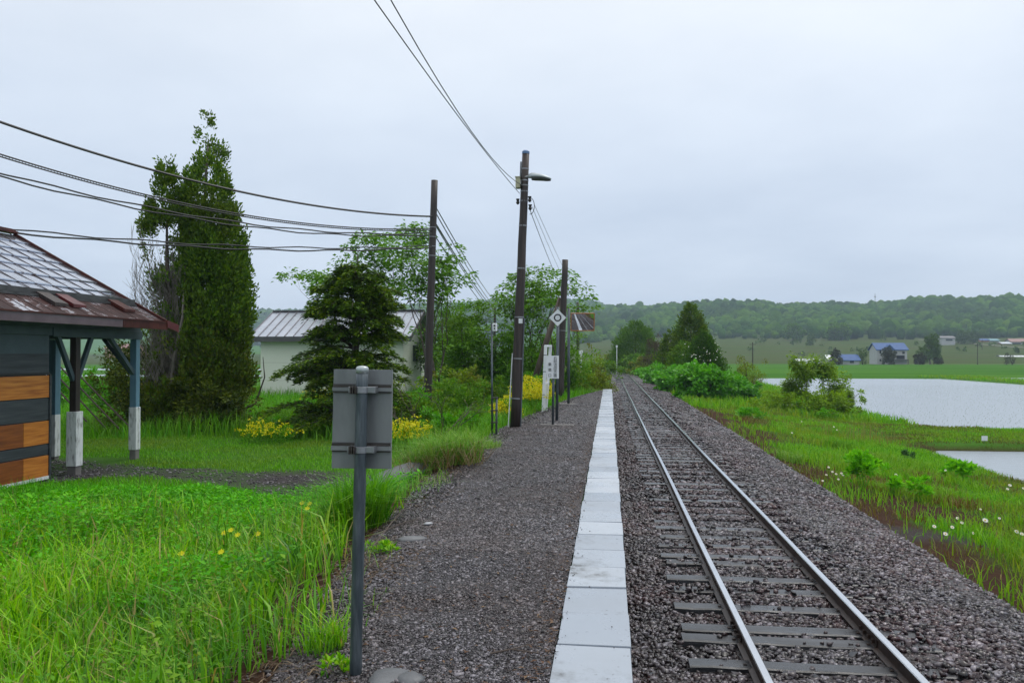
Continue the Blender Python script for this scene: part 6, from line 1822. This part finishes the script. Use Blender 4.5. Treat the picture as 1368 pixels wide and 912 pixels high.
ftree('large leafy tree in the clump right of the farmhouse', 1245, 448, 486, 312, 11, M['fartree'], 1500)
ftree('pale green tree on the left of the clump by the farmhouse', 1232, 464, 486, 309, 9, M['fartree'], 900)
ftree('dark dome shaped shrub in front of the tree clump', 1228, 470, 487, 300, 7, M['fardark'], 800)
ftree('small dark round shrub right of the tree clump', 1254, 477, 487, 300, 5.5, M['fardark'], 500)
ftree('dark narrow shrub by the greenhouse, left of two', 1345, 471, 487, 304, 3.4, M['fardark'], 500)
ftree('dark narrow shrub by the greenhouse, right of two', 1352.5, 472.5, 487, 304, 3.2, M['fardark'], 500)
ftree('leafy tree beside the distant grey and white house', 1284, 442, 460, 570, 7, M['fartree'], 800)
ftree('broad leafy tree between the distant houses', 1297, 441, 460, 575, 9, M['fartree'], 900)
ftree('small leafy tree left of the distant grey house', 1250, 446, 458, 590, 5, M['fartree'], 500)
ftree('lone bush out on the olive field', 1083, 445, 462, 560, 6, M['fartree'], 500)
ftree('small dark bush out on the olive field slope', 1224, 456, 462, 560, 3, M['fartree'], 300)
ftree('rounded tree at the foot of the wooded hill', 1120, 432, 460, 640, 14, M['bushleaf'], 1800)
ftree('rounded tree standing out below the wood', 1060, 434, 458, 640, 12, M['bushleaf'], 1600)
for i in range(26):
    px = random.uniform(985, 1370); Y = random.uniform(420, 640); X_ = Y * math.tan(math.atan((px - 684) / FPX) - YAW); hh_ = random.uniform(1.5, 4.5)
    o = bush('field_bush', 'low bush scattered over the olive field below the wood', 'bush', gpt(X_, Y, -.2), hh_ * .8, hh_ * .7, hh_, 260, hh_ * .22, M['fartree'], group='low bushes over the far field', parts=False)
for i, (px, pt_, pb2, Y, lab) in enumerate(((1005.5, 457, 490, 190, 'thin dark pole standing at the field edge'), (1306, 459, 489, 300, 'thin pole on the plain before the distant houses'), (1312, 447, 461, 500, 'tiny pole in front of the low blue roofed house'))):
    a = atY(px, pb2, Y); a = gpt(a.x, Y); b_ = atY(px, pt_, Y)
    t = empty('field_pole', a, lab, 'utility pole', 'thin poles on the plain')
    mb = MB(); mb.tube([a, b_], [.14, .1], 6); mb.build('shaft', M['polewood'], t)
    mb = MB(); mb.beam(b_ + Vector((-.7, 0, -.5)), b_ + Vector((.7, 0, -.5)), .1, .1); mb.build('crossarm', M['polewood'], t)

# forest on the hills
def forest(n, y0, y1, pxa, pxb, hill, rmin, rmax):
    Y = y0 + (y1 - y0) * np.sqrt(rng.random(n)); px = rng.uniform(pxa, pxb, n)
    az = np.arctan((px - 684) / FPX) - YAW; X = Y * np.tan(az)
    return X, Y, px
X, Y, px = forest(14000, 640, 1190, 770, 1400, 'A', 4, 7)
edge = 648 + 40 * vnoise(X, Y, 70, 71) + np.interp(px, [780, 960, 1100, 1180, 1300, 1400], [40, 30, 0, -15, 10, 20])
k = Y > edge; X, Y = X[k], Y[k]; n = len(X)
rad_ = rng.uniform(2.0, 4.6, n) * np.where(rng.random(n) < .08, 1.4, 1) * (1 + .5 * vnoise(X, Y, 90, 72))
Z = gz(X, Y)
S3 = np.stack([rad_, rad_, rad_ * rng.uniform(.8, 1.5, n)], -1)
v1, f1 = blobs(np.stack([X, Y, Z + rad_ * .75], -1), S3, (I2V, I2F), .22, .25)
X, Y, px = forest(3200, 1000, 1760, 250, 840, 'B', 6, 9)
n = len(X); rad_ = rng.uniform(5, 9, n); Z = gz(X, Y)
v2, f2 = blobs(np.stack([X, Y, Z + rad_ * .4], -1), np.stack([rad_, rad_, rad_ * .9], -1), (IV, IF), .2, .25)
V, F = join([(v1, f1), (v2, f2)])
tag(meshobj('forest', V, F, M['forest'], smooth=True), 'continuous green wood covering the far hills', 'forest', kind='stuff')
# mast on the hill
p = atY(1169, 402, 1120); p = Vector((p.x, 1120, float(gz(p.x, 1120)))); tpz = atY(1169, 392, 1120)
t = empty('radio_mast', p, 'tiny radio mast on the crest of the wooded hill', 'mast')
mb = MB(); mb.tube([p, tpz], [.5, .3], 6); mb.build('shaft', M['steel'], t)
mb = MB(); mb.box(p.x - .9, p.x + .9, 1119, 1121, tpz.z - 5, tpz.z - 3.6); mb.build('platform_ring', M['steel'], t)

# ------------------------------------------------------------------ haze
hz = MB(); hz.box(-1960, 1960, -90, 1960, -8, 135)
m = bpy.data.materials.new('haze_air'); m.use_nodes = True; nt = m.node_tree
nt.nodes.remove(nt.nodes['Principled BSDF'])
pv_ = nt.nodes.new('ShaderNodeVolumePrincipled'); pv_.inputs['Color'].default_value = (.66, .82, 1.0, 1); pv_.inputs['Density'].default_value = .0003; pv_.inputs['Anisotropy'].default_value = 0
nt.links.new(pv_.outputs[0], nt.nodes['Material Output'].inputs['Volume'])
hzo = hz.build('haze', m); tag(hzo, 'thin damp air fading the far hills', 'haze', kind='stuff')

# ------------------------------------------------------------------ light
SUN_EL, SUN_AZ = R(58), R(-40)
w = bpy.data.worlds.new('World'); sc.world = w; w.use_nodes = True; nt = w.node_tree
bg = nt.nodes['Background']; bg.inputs['Strength'].default_value = .1
sky = nt.nodes.new('ShaderNodeTexSky'); sky.sky_type = 'NISHITA'; sky.sun_disc = False; sky.sun_elevation = SUN_EL; sky.sun_rotation = R(40); sky.dust_density = 3
tc = nt.nodes.new('ShaderNodeTexCoord'); sp = nt.nodes.new('ShaderNodeSeparateXYZ'); nt.links.new(tc.outputs['Generated'], sp.inputs[0])
ad = nt.nodes.new('ShaderNodeMath'); ad.operation = 'ADD'; ad.inputs[1].default_value = .12; nt.links.new(sp.outputs['Z'], ad.inputs[0])
dv = nt.nodes.new('ShaderNodeVectorMath'); dv.operation = 'DIVIDE'
cx = nt.nodes.new('ShaderNodeCombineXYZ')
for i in range(3): nt.links.new(ad.outputs[0], cx.inputs[i])
nt.links.new(tc.outputs['Generated'], dv.inputs[0]); nt.links.new(cx.outputs[0], dv.inputs[1])
cn = noise(nt, .6, 6, .55, vec=dv.outputs[0])
grad = ramp(nt, [(5.3, 6.0, 7.1, 0), (5.1, 5.85, 7.0, .10), (5.6, 6.25, 7.2, .28), (6.7, 7.1, 7.6, .46), (10.6, 10.9, 11, .8), (13.5, 13.5, 13.2, 1)], sp.outputs['Z'])
cm = ramp(nt, [(.85, .87, .90, .3), (1.14, 1.12, 1.09, .7)], cn)
cl = mixc(nt, 1.0, grad, cm, 'MULTIPLY')
fin = mixc(nt, .93, sky.outputs[0], cl)
nt.links.new(fin, bg.inputs['Color'])
sun = bpy.data.lights.new('sun', 'SUN'); sun.energy = 1.0; sun.angle = R(25); sun.color = (1, .97, .92)
so = bpy.data.objects.new('sun', sun); col.objects.link(so)
dirv = Vector((math.sin(R(40)) * math.cos(SUN_EL), math.cos(R(40)) * math.cos(SUN_EL), math.sin(SUN_EL)))
so.rotation_euler = (-dirv).to_track_quat('-Z', 'Y').to_euler(); so.location = (0, 0, 60)

vs_ = sc.view_settings
vs_.view_transform = 'Standard'; vs_.look = 'None'; vs_.gamma = 1; vs_.exposure = .45
try: vs_.use_curve_mapping = False
except Exception: pass
sc.cycles.max_bounces = 8
sc.cycles.transparent_max_bounces = 8
sc.cycles.volume_bounces = 0
sc.cycles.use_denoising = True
